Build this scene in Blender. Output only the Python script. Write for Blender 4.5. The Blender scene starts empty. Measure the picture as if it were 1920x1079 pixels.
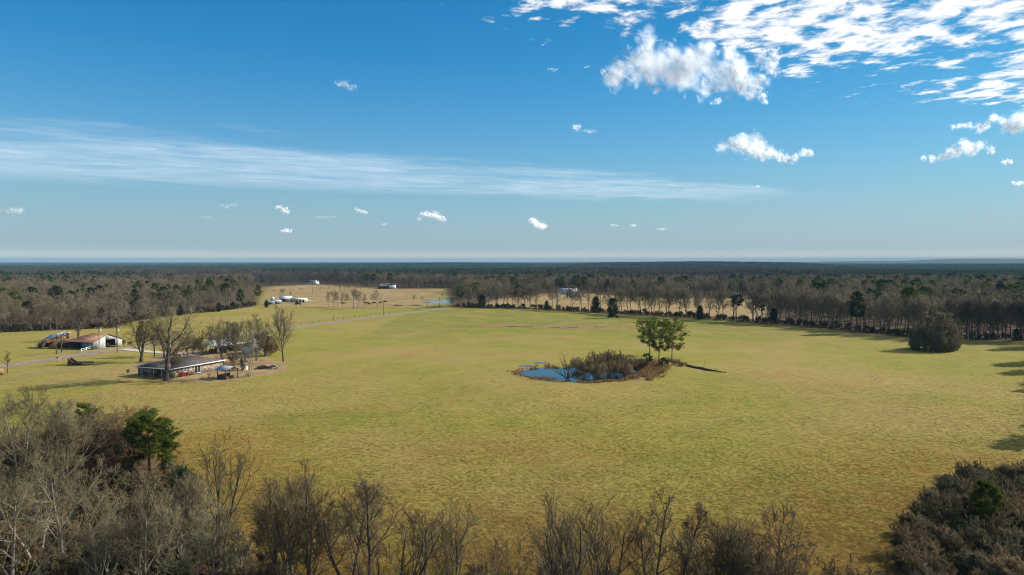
import bpy, math, random
import numpy as np
from math import radians as R

SC = bpy.context.scene
COL = SC.collection
random.seed(7)

# ------------------------------------------------------------------ camera, world, sun, exposure
CAM_H = 30.0
F = 1280.0                      # focal length in photo pixels (1920 wide)
YH = 489.0                      # row of the true horizon
PITCH = math.atan((539.5 - YH) / F)
cam_d = bpy.data.cameras.new("camera")
cam_d.sensor_width = 36.0
cam_d.lens = 36.0 * F / 1920.0
cam_d.clip_start = 0.5
cam_d.clip_end = 120000.0
cam = bpy.data.objects.new("camera", cam_d)
cam.location = (0, 0, CAM_H)
cam.rotation_euler = (math.pi / 2 - PITCH, 0, 0)
COL.objects.link(cam)
SC.camera = cam

SUN_AZ, SUN_EL = 69.0, 31.0     # azimuth clockwise from the view direction (+Y)
sun_d = bpy.data.lights.new("sun", "SUN")
sun_d.energy = 4.3
sun_d.angle = R(0.53)
sun_d.color = (1.0, 0.93, 0.82)
sun = bpy.data.objects.new("sun", sun_d)
sun.rotation_euler = (R(90 - SUN_EL), 0, R(180 - SUN_AZ) + math.pi)
# a sun lamp shines along its local -Z: aim it from the sun towards the ground
from mathutils import Vector
sv = Vector((math.sin(R(SUN_AZ)) * math.cos(R(SUN_EL)), math.cos(R(SUN_AZ)) * math.cos(R(SUN_EL)), math.sin(R(SUN_EL))))
sun.rotation_euler = sv.to_track_quat('Z', 'Y').to_euler()
COL.objects.link(sun)

SC.view_settings.view_transform = 'Standard'
SC.view_settings.look = 'None'
SC.view_settings.gamma = 1.0
SC.view_settings.use_curve_mapping = False
SC.view_settings.exposure = 0.90
SC.cycles.use_denoising = True
SC.cycles.max_bounces = 6
SC.cycles.diffuse_bounces = 3
SC.cycles.glossy_bounces = 2
SC.cycles.transmission_bounces = 2
SC.cycles.transparent_max_bounces = 160
SC.cycles.volume_bounces = 0
SC.cycles.filter_width = 1.1
SC.cycles.use_adaptive_sampling = True
SC.cycles.adaptive_threshold = 0.015
SC.cycles.sample_clamp_indirect = 6.0

world = bpy.data.worlds.new("World")
SC.world = world
world.use_nodes = True


class NT:
    """small helper to write node trees"""
    def __init__(s, tree):
        s.t = tree
        tree.nodes.clear()

    def n(s, typ, ins=None, **kw):
        nd = s.t.nodes.new(typ)
        for k, v in kw.items():
            setattr(nd, k, v)
        for k, v in (ins or {}).items():
            s.set(nd, k, v)
        return nd

    def set(s, nd, k, v):
        sock = nd.inputs[k]
        if isinstance(v, bpy.types.NodeSocket):
            s.t.links.new(v, sock)
        else:
            sock.default_value = v

    def math(s, op, a, b=None, c=None, clamp=False):
        nd = s.n('ShaderNodeMath', operation=op, use_clamp=clamp)
        for i, v in enumerate((a, b, c)):
            if v is not None:
                s.set(nd, i, v)
        return nd.outputs[0]

    def step(s, x, lo, hi):
        nd = s.n('ShaderNodeMapRange', {0: x, 1: lo, 2: hi, 3: 0.0, 4: 1.0}, interpolation_type='SMOOTHSTEP')
        return nd.outputs[0]

    def mix(s, f, a, b, blend='MIX'):
        nd = s.n('ShaderNodeMix', data_type='RGBA', blend_type=blend)
        s.set(nd, 0, f)
        s.set(nd, 6, a)
        s.set(nd, 7, b)
        return nd.outputs[2]

    def noise(s, vec, scale, detail=4.0, rough=0.55, dist=0.0):
        nd = s.n('ShaderNodeTexNoise', {'Scale': scale, 'Detail': detail, 'Roughness': rough, 'Distortion': dist})
        if vec is not None:
            s.set(nd, 'Vector', vec)
        return nd.outputs[0]

    def dot(s, v, w):
        nd = s.n('ShaderNodeVectorMath', operation='DOT_PRODUCT')
        s.set(nd, 0, v)
        nd.inputs[1].default_value = w
        return nd.outputs['Value']


def rgba(c):
    return (c[0], c[1], c[2], 1.0)


def build_world():
    t = NT(world.node_tree)
    sky = t.n('ShaderNodeTexSky', sky_type='NISHITA')
    sky.sun_disc = False
    sky.sun_elevation = R(SUN_EL)
    sky.sun_rotation = R(SUN_AZ)
    sky.altitude = 100
    sky.air_density = 1.0
    sky.dust_density = 0.6
    sky.ozone_density = 2.0
    col = t.mix(1.0, sky.outputs[0], rgba((0.06, 0.525, 0.76)), 'MULTIPLY')     # deep clear winter blue
    d = t.n('ShaderNodeTexCoord').outputs['Generated']
    sep = t.n('ShaderNodeSeparateXYZ', {0: d})
    z = t.math('MAXIMUM', sep.outputs[2], 0.015)
    # pale dry haze that thickens towards the horizon all the way round
    hz = t.math('POWER', 2.718, t.math('MULTIPLY', t.math('POWER', t.math('DIVIDE', t.math('MAXIMUM', sep.outputs[2], 0.0), 0.142), 1.6), -1.0))
    hz = t.math('MULTIPLY', hz, 0.97)
    sund = t.math('MAXIMUM', t.dot(d, tuple(sv)), 0.0)
    hzc = t.mix(t.math('POWER', sund, 2.0), rgba((2.2, 2.76, 3.08)), rgba((2.95, 3.35, 3.6)))
    col = t.mix(t.math('MULTIPLY', t.math('POWER', sund, 1.5), 0.75, clamp=True), col, t.mix(1.0, col, rgba((1.0, 0.5, 0.45)), 'MULTIPLY'))
    low = t.math('POWER', 2.718, t.math('MULTIPLY', t.math('POWER', t.math('DIVIDE', t.math('MAXIMUM', sep.outputs[2], 0.0), 0.0105), 2.0), -1.0))
    hzc = t.mix(t.math('MULTIPLY', low, .9), hzc, rgba((5.9, 5.5, 4.7)))
    col = t.mix(hz, col, hzc)
    px = t.math('DIVIDE', sep.outputs[0], z)
    py = t.math('DIVIDE', sep.outputs[1], z)
    p = t.n('ShaderNodeCombineXYZ', {0: px, 1: py, 2: 0.0}).outputs[0]
    # thin high band of cirrus, a straight streak across the sky
    s_ = t.dot(p, (0.894, 0.447, 0))
    tt = t.math('SUBTRACT', t.dot(p, (-0.447, 0.894, 0)), 8.15)
    w = t.n('ShaderNodeMapRange', {0: s_, 1: -3.0, 2: 8.0, 3: 2.6, 4: 1.15}).outputs[0]
    warp = t.noise(t.n('ShaderNodeCombineXYZ', {0: t.math('MULTIPLY', s_, 0.5), 1: t.math('MULTIPLY', tt, 0.9), 2: 3.1}).outputs[0], 1.0, 5, 0.6)
    tw = t.math('ADD', tt, t.math('MULTIPLY', t.math('SUBTRACT', warp, 0.5), 3.6))
    edge = t.math('DIVIDE', t.math('ABSOLUTE', tw), w)
    band = t.math('SUBTRACT', 1.0, t.step(edge, 0.35, 1.15))
    band = t.math('MULTIPLY', band, t.math('SUBTRACT', 1.0, t.step(s_, 6.2, 9.5)))
    st = t.n('ShaderNodeCombineXYZ', {0: t.math('MULTIPLY', s_, 0.9), 1: t.math('MULTIPLY', tt, 2.3), 2: 0.0}).outputs[0]
    streak = t.noise(st, 2.1, 9, 0.62, 0.9)
    ci = t.math('MULTIPLY', band, t.math('MULTIPLY', t.step(warp, 0.2, 0.62), t.math('ADD', t.math('MULTIPLY', t.step(streak, 0.28, 0.76), 0.26), 0.22)))
    col = t.mix(ci, col, rgba((5.1, 5.6, 6.1)))
    # altocumulus sheet towards the sun: rolls, broken at its edge
    cov = t.math('SUBTRACT', t.math('ADD', t.math('MULTIPLY', px, 0.48), 2.86), py)
    cov = t.math('MINIMUM', cov, t.math('ADD', t.math('MULTIPLY', px, 0.65), 0.38))
    big = t.noise(p, 1.1, 3, 0.5)
    ca = t.math('ADD', cov, t.math('MULTIPLY', t.math('SUBTRACT', big, 0.5), 2.2))
    rp = t.n('ShaderNodeMapping', {'Vector': p, 'Rotation': (0, 0, R(-14)), 'Scale': (1.5, 1.45, 1.0)}).outputs[0]
    def rolls(off):
        v = t.n('ShaderNodeVectorMath', {0: rp, 1: off}, operation='ADD').outputs[0]
        return t.noise(v, 4.2, 10, 0.62, 0.25)
    n1 = rolls((0, 0, 0))
    n2 = rolls((0.10, -0.10, 0))
    thr = t.n('ShaderNodeMapRange', {0: ca, 1: -0.45, 2: 0.5, 3: 0.70, 4: 0.36}).outputs[0]
    al = t.math('SUBTRACT', n1, thr)
    al = t.step(al, 0.0, 0.20)
    al = t.math('MULTIPLY', al, t.math('MULTIPLY', t.step(ca, -0.5, 0.0), 0.97))
    lit = t.math('ADD', t.math('MULTIPLY', t.math('SUBTRACT', n1, n2), 2.4), 0.62, clamp=True)
    thick = t.step(t.math('SUBTRACT', n1, thr), 0.1, 0.42)
    ccol = t.mix(lit, rgba((4.0, 4.5, 5.0)), rgba((6.6, 6.5, 6.3)))
    ccol = t.mix(t.math('MULTIPLY', thick, 0.35), ccol, rgba((4.6, 4.8, 5.1)))
    col = t.mix(al, col, ccol)
    bg = t.n('ShaderNodeBackground', {'Color': col, 'Strength': 0.1})
    out = t.n('ShaderNodeOutputWorld', {'Surface': bg.outputs[0]})


build_world()

# ------------------------------------------------------------------ photo <-> place
CT, ST = math.cos(PITCH), math.sin(PITCH)


def slope(py):
    v = (539.5 - py) / F
    return (v * CT - ST) / (CT + v * ST)


def uu(px, py):
    v = (539.5 - py) / F
    return ((px - 960.0) / F) / (CT + v * ST)


def P(px, py, z=0.0):
    """point at height z seen at photo pixel px,py"""
    y = (z - CAM_H) / slope(py)
    return Vector((uu(px, py) * y, y, z))


def top_z(py, y):
    return CAM_H + y * slope(py)


# ------------------------------------------------------------------ mesh helpers
class Geo:
    def __init__(s):
        s.v, s.f, s.m, s.n = [], [], [], 0
        s.smooth = False

    def add(s, v, f, mi=0):
        v = np.asarray(v, dtype=np.float64).reshape(-1, 3)
        f = np.asarray(f, dtype=np.int64)
        s.v.append(v)
        s.f.append(f + s.n)
        s.m.append(mi)
        s.n += len(v)
        return s

    def merge(s, g, mi=None):
        for v in g.v:
            s.v.append(v)
        for f, m in zip(g.f, g.m):
            s.f.append(f + s.n)
            s.m.append(m if mi is None else mi)
        s.n += g.n
        return s

    def transform(s, fn):
        s.v = [fn(v) for v in s.v]
        return s

    def zmax(s):
        return max(v[:, 2].max() for v in s.v if len(v))

    def mesh(s, name, mats):
        me = bpy.data.meshes.new(name)
        V = np.concatenate(s.v) if s.v else np.zeros((0, 3))
        me.vertices.add(len(V))
        me.vertices.foreach_set('co', V.astype(np.float32).ravel())
        loops = np.concatenate([f.ravel() for f in s.f])
        tot = np.concatenate([np.full(len(f), f.shape[1]) for f in s.f])
        mi = np.concatenate([np.full(len(f), m) for f, m in zip(s.f, s.m)])
        me.loops.add(len(loops))
        me.loops.foreach_set('vertex_index', loops.astype(np.int32))
        me.polygons.add(len(tot))
        st = np.concatenate([[0], np.cumsum(tot)[:-1]])
        me.polygons.foreach_set('loop_start', st.astype(np.int32))
        me.polygons.foreach_set('material_index', mi.astype(np.int32))
        if s.smooth:
            me.polygons.foreach_set('use_smooth', np.ones(len(tot), dtype=bool))
        for m in (mats if isinstance(mats, (list, tuple)) else [mats]):
            me.materials.append(m)
        me.update(calc_edges=True)
        return me

    # --- simple solids
    def box(s, c, d, rz=0.0, mi=0, taper=1.0):
        x, y, z = d[0] / 2, d[1] / 2, d[2] / 2
        b = np.array([(-x, -y, -z), (x, -y, -z), (x, y, -z), (-x, y, -z),
                      (-x * taper, -y * taper, z), (x * taper, -y * taper, z), (x * taper, y * taper, z), (-x * taper, y * taper, z)])
        if rz:
            cs, sn = math.cos(rz), math.sin(rz)
            b = b @ np.array([[cs, sn, 0], [-sn, cs, 0], [0, 0, 1]])
        b = b + np.array(c)
        s.add(b, [(0, 3, 2, 1), (4, 5, 6, 7), (0, 1, 5, 4), (1, 2, 6, 5), (2, 3, 7, 6), (3, 0, 4, 7)], mi)
        return s

    def slab(s, quad, th, mi=0):
        """a thick plate: quad corners (top face), thickness th downward along its normal"""
        q = np.array(quad, dtype=float)
        nrm = np.cross(q[1] - q[0], q[-1] - q[0])
        nrm /= np.linalg.norm(nrm)
        if nrm[2] < 0:
            q = q[::-1]
            nrm = -nrm
        n = len(q)
        v = np.concatenate([q, q - nrm * th])
        s.add(v, [tuple(range(n))] if n == 4 else [tuple(range(n))], mi)
        base = s.n - 2 * n
        s.f.append(np.array([tuple(base + n + i for i in reversed(range(n)))]))
        s.m.append(mi)
        s.f.append(np.array([(base + i, base + n + i, base + n + (i + 1) % n, base + (i + 1) % n) for i in range(n)]))
        s.m.append(mi)
        return s

    def poly_prism(s, pts, axis_vec, mi=0):
        """extrude polygon pts (list of 3d points) by axis_vec"""
        q = np.array(pts, dtype=float)
        n = len(q)
        v = np.concatenate([q, q + np.array(axis_vec)])
        s.v.append(v)
        b = s.n
        s.n += 2 * n
        s.f.append(np.array([tuple(b + i for i in range(n))])); s.m.append(mi)
        s.f.append(np.array([tuple(b + n + i for i in reversed(range(n)))])); s.m.append(mi)
        s.f.append(np.array([(b + i, b + n + i, b + n + (i + 1) % n, b + (i + 1) % n) for i in range(n)])); s.m.append(mi)
        return s

    def tube(s, pts, rad, sides=8, mi=0, cap=True):
        pts = np.array(pts, dtype=float)[None]
        rad = np.broadcast_to(np.array(rad, dtype=float), pts.shape[1])[None]
        tubes(s, pts, rad, sides, mi)
        if cap:
            b = s.n - pts.shape[1] * sides
            s.f.append(np.array([tuple(b + i for i in range(sides))])); s.m.append(mi)
            b2 = s.n - sides
            s.f.append(np.array([tuple(b2 + i for i in reversed(range(sides)))])); s.m.append(mi)
        return s


def tubes(g, pts, rad, sides, mi=0):
    N, K, _ = pts.shape
    T = np.gradient(pts, axis=1)
    T /= np.linalg.norm(T, axis=2, keepdims=True) + 1e-9
    a = np.where(np.abs(T[:, :1, 2:3]) > 0.8, np.array([1.0, 0, 0]), np.array([0, 0, 1.0]))
    a = np.broadcast_to(a, T.shape)
    U = np.cross(T, a)
    U /= np.linalg.norm(U, axis=2, keepdims=True) + 1e-9
    W = np.cross(T, U)
    an = np.linspace(0, 2 * math.pi, sides, endpoint=False)
    ring = (np.cos(an)[None, None, :, None] * U[:, :, None, :] + np.sin(an)[None, None, :, None] * W[:, :, None, :])
    v = pts[:, :, None, :] + ring * rad[:, :, None, None]
    idx = np.arange(N * K * sides).reshape(N, K, sides)
    i0 = idx[:, :-1, :]
    i1 = idx[:, 1:, :]
    f = np.stack([i0, np.roll(i0, -1, 2), np.roll(i1, -1, 2), i1], axis=-1).reshape(-1, 4)
    g.add(v.reshape(-1, 3), f, mi)


def spikes(g, p0, p1, r, mi=0):
    """thin three sided twigs"""
    N = len(p0)
    T = p1 - p0
    T = T / (np.linalg.norm(T, axis=1, keepdims=True) + 1e-9)
    a = np.where(np.abs(T[:, 2:3]) > 0.8, np.array([1.0, 0, 0]), np.array([0, 0, 1.0]))
    U = np.cross(T, a)
    U /= np.linalg.norm(U, axis=1, keepdims=True) + 1e-9
    W = np.cross(T, U)
    r = np.broadcast_to(r, N)[:, None]
    vs = []
    for k in range(3):
        an = 2 * math.pi * k / 3
        vs.append(p0 + r * (math.cos(an) * U + math.sin(an) * W))
    v = np.stack(vs + [p1], axis=1).reshape(-1, 3)
    b = np.arange(N)[:, None] * 4
    f = np.concatenate([b + np.array([0, 1, 3]), b + np.array([1, 2, 3]), b + np.array([2, 0, 3])])
    g.add(v, f, mi)


def leaves(g, rng, c, d, ln, wd, mi=0):
    """single small leaf faces starting at c, pointing along d"""
    N = len(c)
    d = d / (np.linalg.norm(d, axis=1, keepdims=True) + 1e-9)
    rn = rng.normal(size=(N, 3))
    U = np.cross(d, rn)
    U /= np.linalg.norm(U, axis=1, keepdims=True) + 1e-9
    ln = np.broadcast_to(ln, N)[:, None]
    wd = np.broadcast_to(wd, N)[:, None]
    v = np.stack([c - U * wd * .3, c + d * ln * .5 - U * wd * .5, c + d * ln, c + d * ln * .5 + U * wd * .5], axis=1).reshape(-1, 3)
    f = (np.arange(N)[:, None] * 4 + np.arange(4))
    g.add(v, f, mi)


def unit(v):
    return v / (np.linalg.norm(v, axis=-1, keepdims=True) + 1e-9)


def grow_children(rng, pts, rad, n, t0, t1, ang, angj, lenr, lenj, up, K, rr, curv, shape=0.5, tip=0.3, minlen=0.0):
    N, K0, _ = pts.shape
    seg = np.linalg.norm(np.diff(pts, axis=1), axis=2).sum(1)
    idx = np.repeat(np.arange(N), n)
    M = N * n
    i = np.tile(np.arange(n), N)
    t = t0 + (t1 - t0) * (i + rng.random(M)) / n
    f = t * (K0 - 1)
    k = np.clip(np.floor(f).astype(int), 0, K0 - 2)
    w = (f - k)[:, None]
    p = pts[idx, k] * (1 - w) + pts[idx, k + 1] * w
    r0 = rad[idx, k] * (1 - w[:, 0]) + rad[idx, k + 1] * w[:, 0]
    T = unit(pts[idx, k + 1] - pts[idx, k])
    a = np.where(np.abs(T[:, 2:3]) > 0.9, np.array([1.0, 0, 0]), np.array([0, 0, 1.0]))
    U = unit(np.cross(T, a))
    W = np.cross(T, U)
    az = (i * 2.4 + rng.random(M) * 1.6 + np.repeat(rng.random(N) * 6.28, n))[:, None]
    th = np.radians(ang + angj * rng.normal(size=M))[:, None]
    d = T * np.cos(th) + (U * np.cos(az) + W * np.sin(az)) * np.sin(th)
    L = seg[idx] * lenr * (1 - shape * (t - t0) / max(t1 - t0, 1e-6)) * (1 + lenj * rng.normal(size=M))
    L = np.maximum(L, seg[idx] * lenr * 0.25)
    L = np.maximum(L, minlen)
    out = np.zeros((M, K, 3))
    out[:, 0] = p
    step = (L / (K - 1))[:, None]
    for q in range(1, K):
        d = unit(d + np.array([0, 0, up]) + curv * rng.normal(size=(M, 3)))
        out[:, q] = out[:, q - 1] + d * step
    rs = r0 * rr
    rad2 = rs[:, None] * np.linspace(1, tip, K)[None]
    return out, rad2


def bare_tree(seed, H, form='oak', q=1.0, twig=0.012, r0=None, stems=1, lean=0.0):
    """-> (trunk Geo, crown Geo); q scales how many twigs"""
    rng = np.random.default_rng(seed)
    prm = dict(
        oak=dict(th=0.72, l0=.30, nl=10, la=52, lr=.62, lup=.10, nb=7, ba=42, br=.52, nt=6, bb=40, bbr=.5, ntw=6),
        vase=dict(th=0.80, l0=.22, nl=13, la=34, lr=.68, lup=.16, nb=7, ba=30, br=.5, nt=6, bb=32, bbr=.5, ntw=6),
        slim=dict(th=0.94, l0=.35, nl=14, la=48, lr=.30, lup=.12, nb=6, ba=40, br=.52, nt=5, bb=38, bbr=.5, ntw=6),
        shrub=dict(th=0.85, l0=.15, nl=6, la=26, lr=.55, lup=.10, nb=5, ba=28, br=.5, nt=4, bb=32, bbr=.5, ntw=5),
        round=dict(th=0.62, l0=.06, nl=26, la=64, lr=.88, lup=.05, nb=8, ba=42, br=.5, nt=7, bb=42, bbr=.5, ntw=6),
        spread=dict(th=.55, l0=.22, nl=9, la=46, lr=.95, lup=.13, nb=8, ba=42, br=.46, nt=6, bb=42, bbr=.5, ntw=6),
        pruned=dict(th=0.80, l0=.40, nl=6, la=40, lr=.55, lup=.16, nb=6, ba=48, br=.42, nt=6, bb=42, bbr=.5, ntw=6),
    )[form]
    if r0 is None:
        r0 = H * (0.020 if form != 'shrub' else 0.008)
    K = 9
    n0 = stems
    base = np.zeros((n0, K, 3))
    an = rng.random(n0) * 6.28
    sp = 0.0 if n0 == 1 else 0.03 * H * np.sqrt(n0) * 0.5
    d = np.stack([np.cos(an), np.sin(an), np.zeros(n0)], 1)
    tilt = lean + (0.05 if n0 == 1 else 0.32) * rng.random(n0)
    if form == 'shrub':
        tilt = 0.1 + 0.5 * rng.random(n0)
    base[:, 0] = d * sp * rng.random((n0, 1))
    dd = unit(d * np.sin(tilt)[:, None] + np.array([0, 0, 1.0]) * np.cos(tilt)[:, None])
    L = H * prm['th'] * (1 if n0 == 1 else (0.72 + 0.28 * rng.random(n0)))
    L = np.broadcast_to(L, n0)
    for k in range(1, K):
        dd = unit(dd + np.array([0, 0, .04]) + 0.055 * rng.normal(size=(n0, 3)))
        base[:, k] = base[:, k - 1] + dd * (L / (K - 1))[:, None]
    prof = np.linspace(1, .30, K) ** 0.9
    prof[0] = 1.35
    rad = (r0 * (1 if n0 == 1 else 0.6)) * prof[None] * np.ones((n0, 1))
    trunk, crown = Geo(), Geo()
    trunk.smooth = crown.smooth = True
    tubes(trunk, base, rad, 7)
    nl = max(3, int(prm['nl'] / (1 if n0 <= 2 else 2)))
    p1, r1 = grow_children(rng, base, rad, nl, prm['l0'], .98, prm['la'], 9, prm['lr'], .18, prm['lup'], 7, .62, .10, .55, .25)
    tubes(trunk, p1, r1, 5)
    p2, r2 = grow_children(rng, p1, r1, max(3, round(prm['nb'] * q ** .34)), .2, 1, prm['ba'], 12, prm['br'], .25, .07, 5, .6, .14, .5, .3)
    if form in ('pruned',):
        keep = rng.random(len(p2)) < .85
        p2, r2 = p2[keep], r2[keep]
    tubes(crown, p2, np.maximum(r2, twig), 4)
    # twigs also straight from the trunk top and limbs
    p3, r3 = grow_children(rng, p2, r2, max(3, round(prm['nt'] * q ** .33)), .15, 1, prm['bb'], 14, prm['bbr'], .3, .06, 4, .6, .16, .4, .35, minlen=H * .03)
    r3 = np.maximum(r3, twig * .9)
    tubes(crown, p3, r3, 3)
    nt = max(2, round(prm['ntw'] * q ** .33))
    p4, r4 = grow_children(rng, p3, r3, nt, .2, 1, 38, 14, .62, .3, .05, 2, .7, .12, .4, .3, minlen=H * .022)
    spikes(crown, p4[:, 0], p4[:, 1], twig)
    p5, r5 = grow_children(rng, p1, r1, max(3, int(5 * q ** .5)), .35, 1, 50, 16, .2, .3, .06, 2, .3, .15, .4, .3, minlen=H * .03)
    spikes(crown, p5[:, 0], p5[:, 1], twig)
    zm = max(trunk.zmax(), crown.zmax())
    s = H / zm
    for g in (trunk, crown):
        g.transform(lambda v: v * s)
    return trunk, crown


def pine_tree(seed, H, cb=.45, cr=.22, nlimb=34, clump=5, blades=26, bl=.45, bw=.10, flat=False, r0=None, lean=0.0, mass=None):
    rng = np.random.default_rng(seed)
    if r0 is None:
        r0 = H * .016
    K = 9
    b = np.zeros((1, K, 3))
    wob = np.cumsum(rng.normal(size=(K, 2)) * .006 * H, axis=0)
    wob[0] = 0
    b[0, :, 0] = wob[:, 0] + lean * np.linspace(0, 1, K) ** 1.6 * H
    b[0, :, 1] = wob[:, 1]
    b[0, :, 2] = np.linspace(0, H * .95, K)
    rad = r0 * np.linspace(1, .22, K)[None] ** .9
    trunk, crown = Geo(), Geo()
    trunk.smooth = True
    tubes(trunk, b, rad, 7)
    t = cb + (1 - cb) * (np.arange(nlimb) + rng.random(nlimb)) / nlimb
    f = t * (K - 1)
    k = np.clip(f.astype(int), 0, K - 2)
    w = (f - k)[:, None]
    p = b[0, k] * (1 - w) + b[0, k + 1] * w
    x = (t - cb) / (1 - cb)
    if flat:
        prof = np.interp(x, [0, .2, .5, .8, 1], [.40, .62, .92, 1.0, .45])
    else:
        prof = np.interp(x, [0, .2, .5, .8, 1], [.55, .95, 1.0, .65, .15])
    L = cr * H * prof * (0.65 + .6 * rng.random(nlimb))
    az = np.arange(nlimb) * 2.4 + rng.random(nlimb) * 1.2
    el = np.radians(np.interp(x, [0, .5, 1], [-14, 2, 38]) + 10 * rng.normal(size=nlimb))
    d = np.stack([np.cos(az) * np.cos(el), np.sin(az) * np.cos(el), np.sin(el)], 1)
    KL = 5
    lp = np.zeros((nlimb, KL, 3))
    lp[:, 0] = p
    for q in range(1, KL):
        d = unit(d + np.array([0, 0, .045]) + .09 * rng.normal(size=(nlimb, 3)))
        lp[:, q] = lp[:, q - 1] + d * (L / (KL - 1))[:, None]
    lr = np.maximum(.010 * L[:, None] + .012, .02) * np.linspace(1, .35, KL)[None]
    tubes(trunk, lp, lr, 4)
    s2, sr = grow_children(rng, lp, lr, clump, .5, 1.0, 42, 14, .36, .25, .06, 3, .6, .1, .3, .4)
    tubes(trunk, s2, sr, 3)
    c = np.concatenate([s2[:, -1], lp[:, -1], s2[:, 1][rng.random(len(s2)) < .6]])
    c = np.repeat(c, blades, axis=0)
    d = unit(rng.normal(size=c.shape) + np.array([0, 0, .45]))
    start = c + unit(rng.normal(size=c.shape)) * (mass or bl * 1.08) * rng.random((len(c), 1)) ** .6 * np.array([1.0, 1.0, .45])
    leaves(crown, rng, start, d, bl * (.6 + .7 * rng.random(len(c))), bw)
    zm = crown.zmax()
    s = H / zm
    for g in (trunk, crown):
        g.transform(lambda v: v * s)
    return trunk, crown


def cedar_tree(seed, H, rad=.28, n=2600, bl=.5, bw=.16, low=.05, shape='cone'):
    rng = np.random.default_rng(seed)
    trunk, crown = Geo(), Geo()
    trunk.smooth = True
    trunk.tube([(0, 0, 0), (0.02 * H, 0, H * .5), (0, 0, H * .9)], [H * .02, H * .014, H * .004], 6)
    # sprays grow out of boughs
    nb = max(40, n // 40)
    x = rng.random(nb) ** .85
    if shape == 'cone':
        prof = np.interp(x, [0, .12, .35, .7, 1], [.75, 1, .92, .55, .06])
    else:
        prof = np.interp(x, [0, .2, .5, .8, 1], [.8, 1.0, 1.0, .75, .2])
    az = rng.random(nb) * 6.28
    lob = 1 + .18 * np.sin(az * 2 + x * 7 + seed) + .12 * np.sin(az * 5 + seed * 2)
    rr = H * rad * prof * lob * (.55 + .5 * rng.random(nb))
    cz = H * (low + (1 - low) * x)
    tip = np.stack([np.cos(az) * rr, np.sin(az) * rr, cz], 1)
    root = np.stack([np.cos(az) * rr * .1, np.sin(az) * rr * .1, cz - rr * .35], 1)
    root[:, 2] = np.maximum(root[:, 2], .05 * H)
    tubes(trunk, np.stack([root, (root + tip) / 2, tip], 1), np.array([[.02, .015, .008]]) * np.ones((nb, 1)) * H * .3, 3)
    m = max(8, n // nb)
    tpar = (.45 + .6 * rng.random((nb, m, 1)))
    c = (root[:, None] * (1 - tpar) + tip[:, None] * tpar).reshape(-1, 3)
    c = c + rng.normal(size=c.shape) * H * .030
    d = unit(np.repeat(unit(tip - root), m, 0) + rng.normal(size=c.shape) * .6 + np.array([0, 0, .25]))
    leaves(crown, rng, c, d, bl * (.6 + .7 * rng.random(len(c))), bw)
    zm = crown.zmax()
    s = H / zm
    for g in (trunk, crown):
        g.transform(lambda v: v * s)
    return trunk, crown


# ------------------------------------------------------------------ objects
def ob(name, data, parent=None, loc=(0, 0, 0), rz=0.0):
    o = bpy.data.objects.new(name, data)
    COL.objects.link(o)
    o.location = loc
    o.rotation_euler = (0, 0, rz)
    if parent:
        o.parent = parent
    return o


def tag(o, label=None, cat=None, group=None, kind=None):
    if label:
        o['label'] = label
    if cat:
        o['category'] = cat
    if group:
        o['group'] = group
    if kind:
        o['kind'] = kind
    return o


def thing(name, label, cat, loc=(0, 0, 0), rz=0.0, group=None):
    o = ob(name, None, None, loc, rz)
    o.empty_display_size = .5
    return tag(o, label, cat, group)


def part(name, geo, mat, parent, label=None):
    o = ob(name, geo.mesh(name, mat), parent)
    if label:
        o['label'] = label
    return o


# ------------------------------------------------------------------ materials
def mat(name, c1, c2=None, scale=3.0, rough=.9, bump=0.0, bscale=None, rnd=0.0, detail=6, spec=.2, metal=0.0, coord='Object', thr=(.35, .65), stretch=None):
    m = bpy.data.materials.new(name)
    m.use_nodes = True
    t = NT(m.node_tree)
    tc = t.n('ShaderNodeTexCoord').outputs[coord]
    if stretch:
        tc = t.n('ShaderNodeMapping', {'Vector': tc, 'Scale': stretch}).outputs[0]
    col = rgba(c1)
    if c2:
        n = t.noise(tc, scale, detail, .6)
        col = t.mix(t.step(n, *thr), rgba(c1), rgba(c2))
    if rnd:
        oi = t.n('ShaderNodeObjectInfo').outputs['Random']
        v = t.n('ShaderNodeMapRange', {0: oi, 3: 1 - rnd, 4: 1 + rnd}).outputs[0]
        h = t.n('ShaderNodeMapRange', {0: t.math('FRACT', t.math('MULTIPLY', oi, 17.3)), 3: .5 - rnd * .04, 4: .5 + rnd * .04}).outputs[0]
        hs = t.n('ShaderNodeHueSaturation', {'Hue': h, 'Value': v, 'Color': col})
        col = hs.outputs[0]
    bs = t.n('ShaderNodeBsdfPrincipled', {'Base Color': col, 'Roughness': rough, 'Metallic': metal, 'Specular IOR Level': spec})
    if bump:
        bn = t.noise(tc, bscale or scale * 3, 6, .6)
        b = t.n('ShaderNodeBump', {'Height': bn, 'Strength': bump, 'Distance': .05})
        t.set(bs, 'Normal', b.outputs[0])
    t.n('ShaderNodeOutputMaterial', {'Surface': bs.outputs[0]})
    return m


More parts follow.
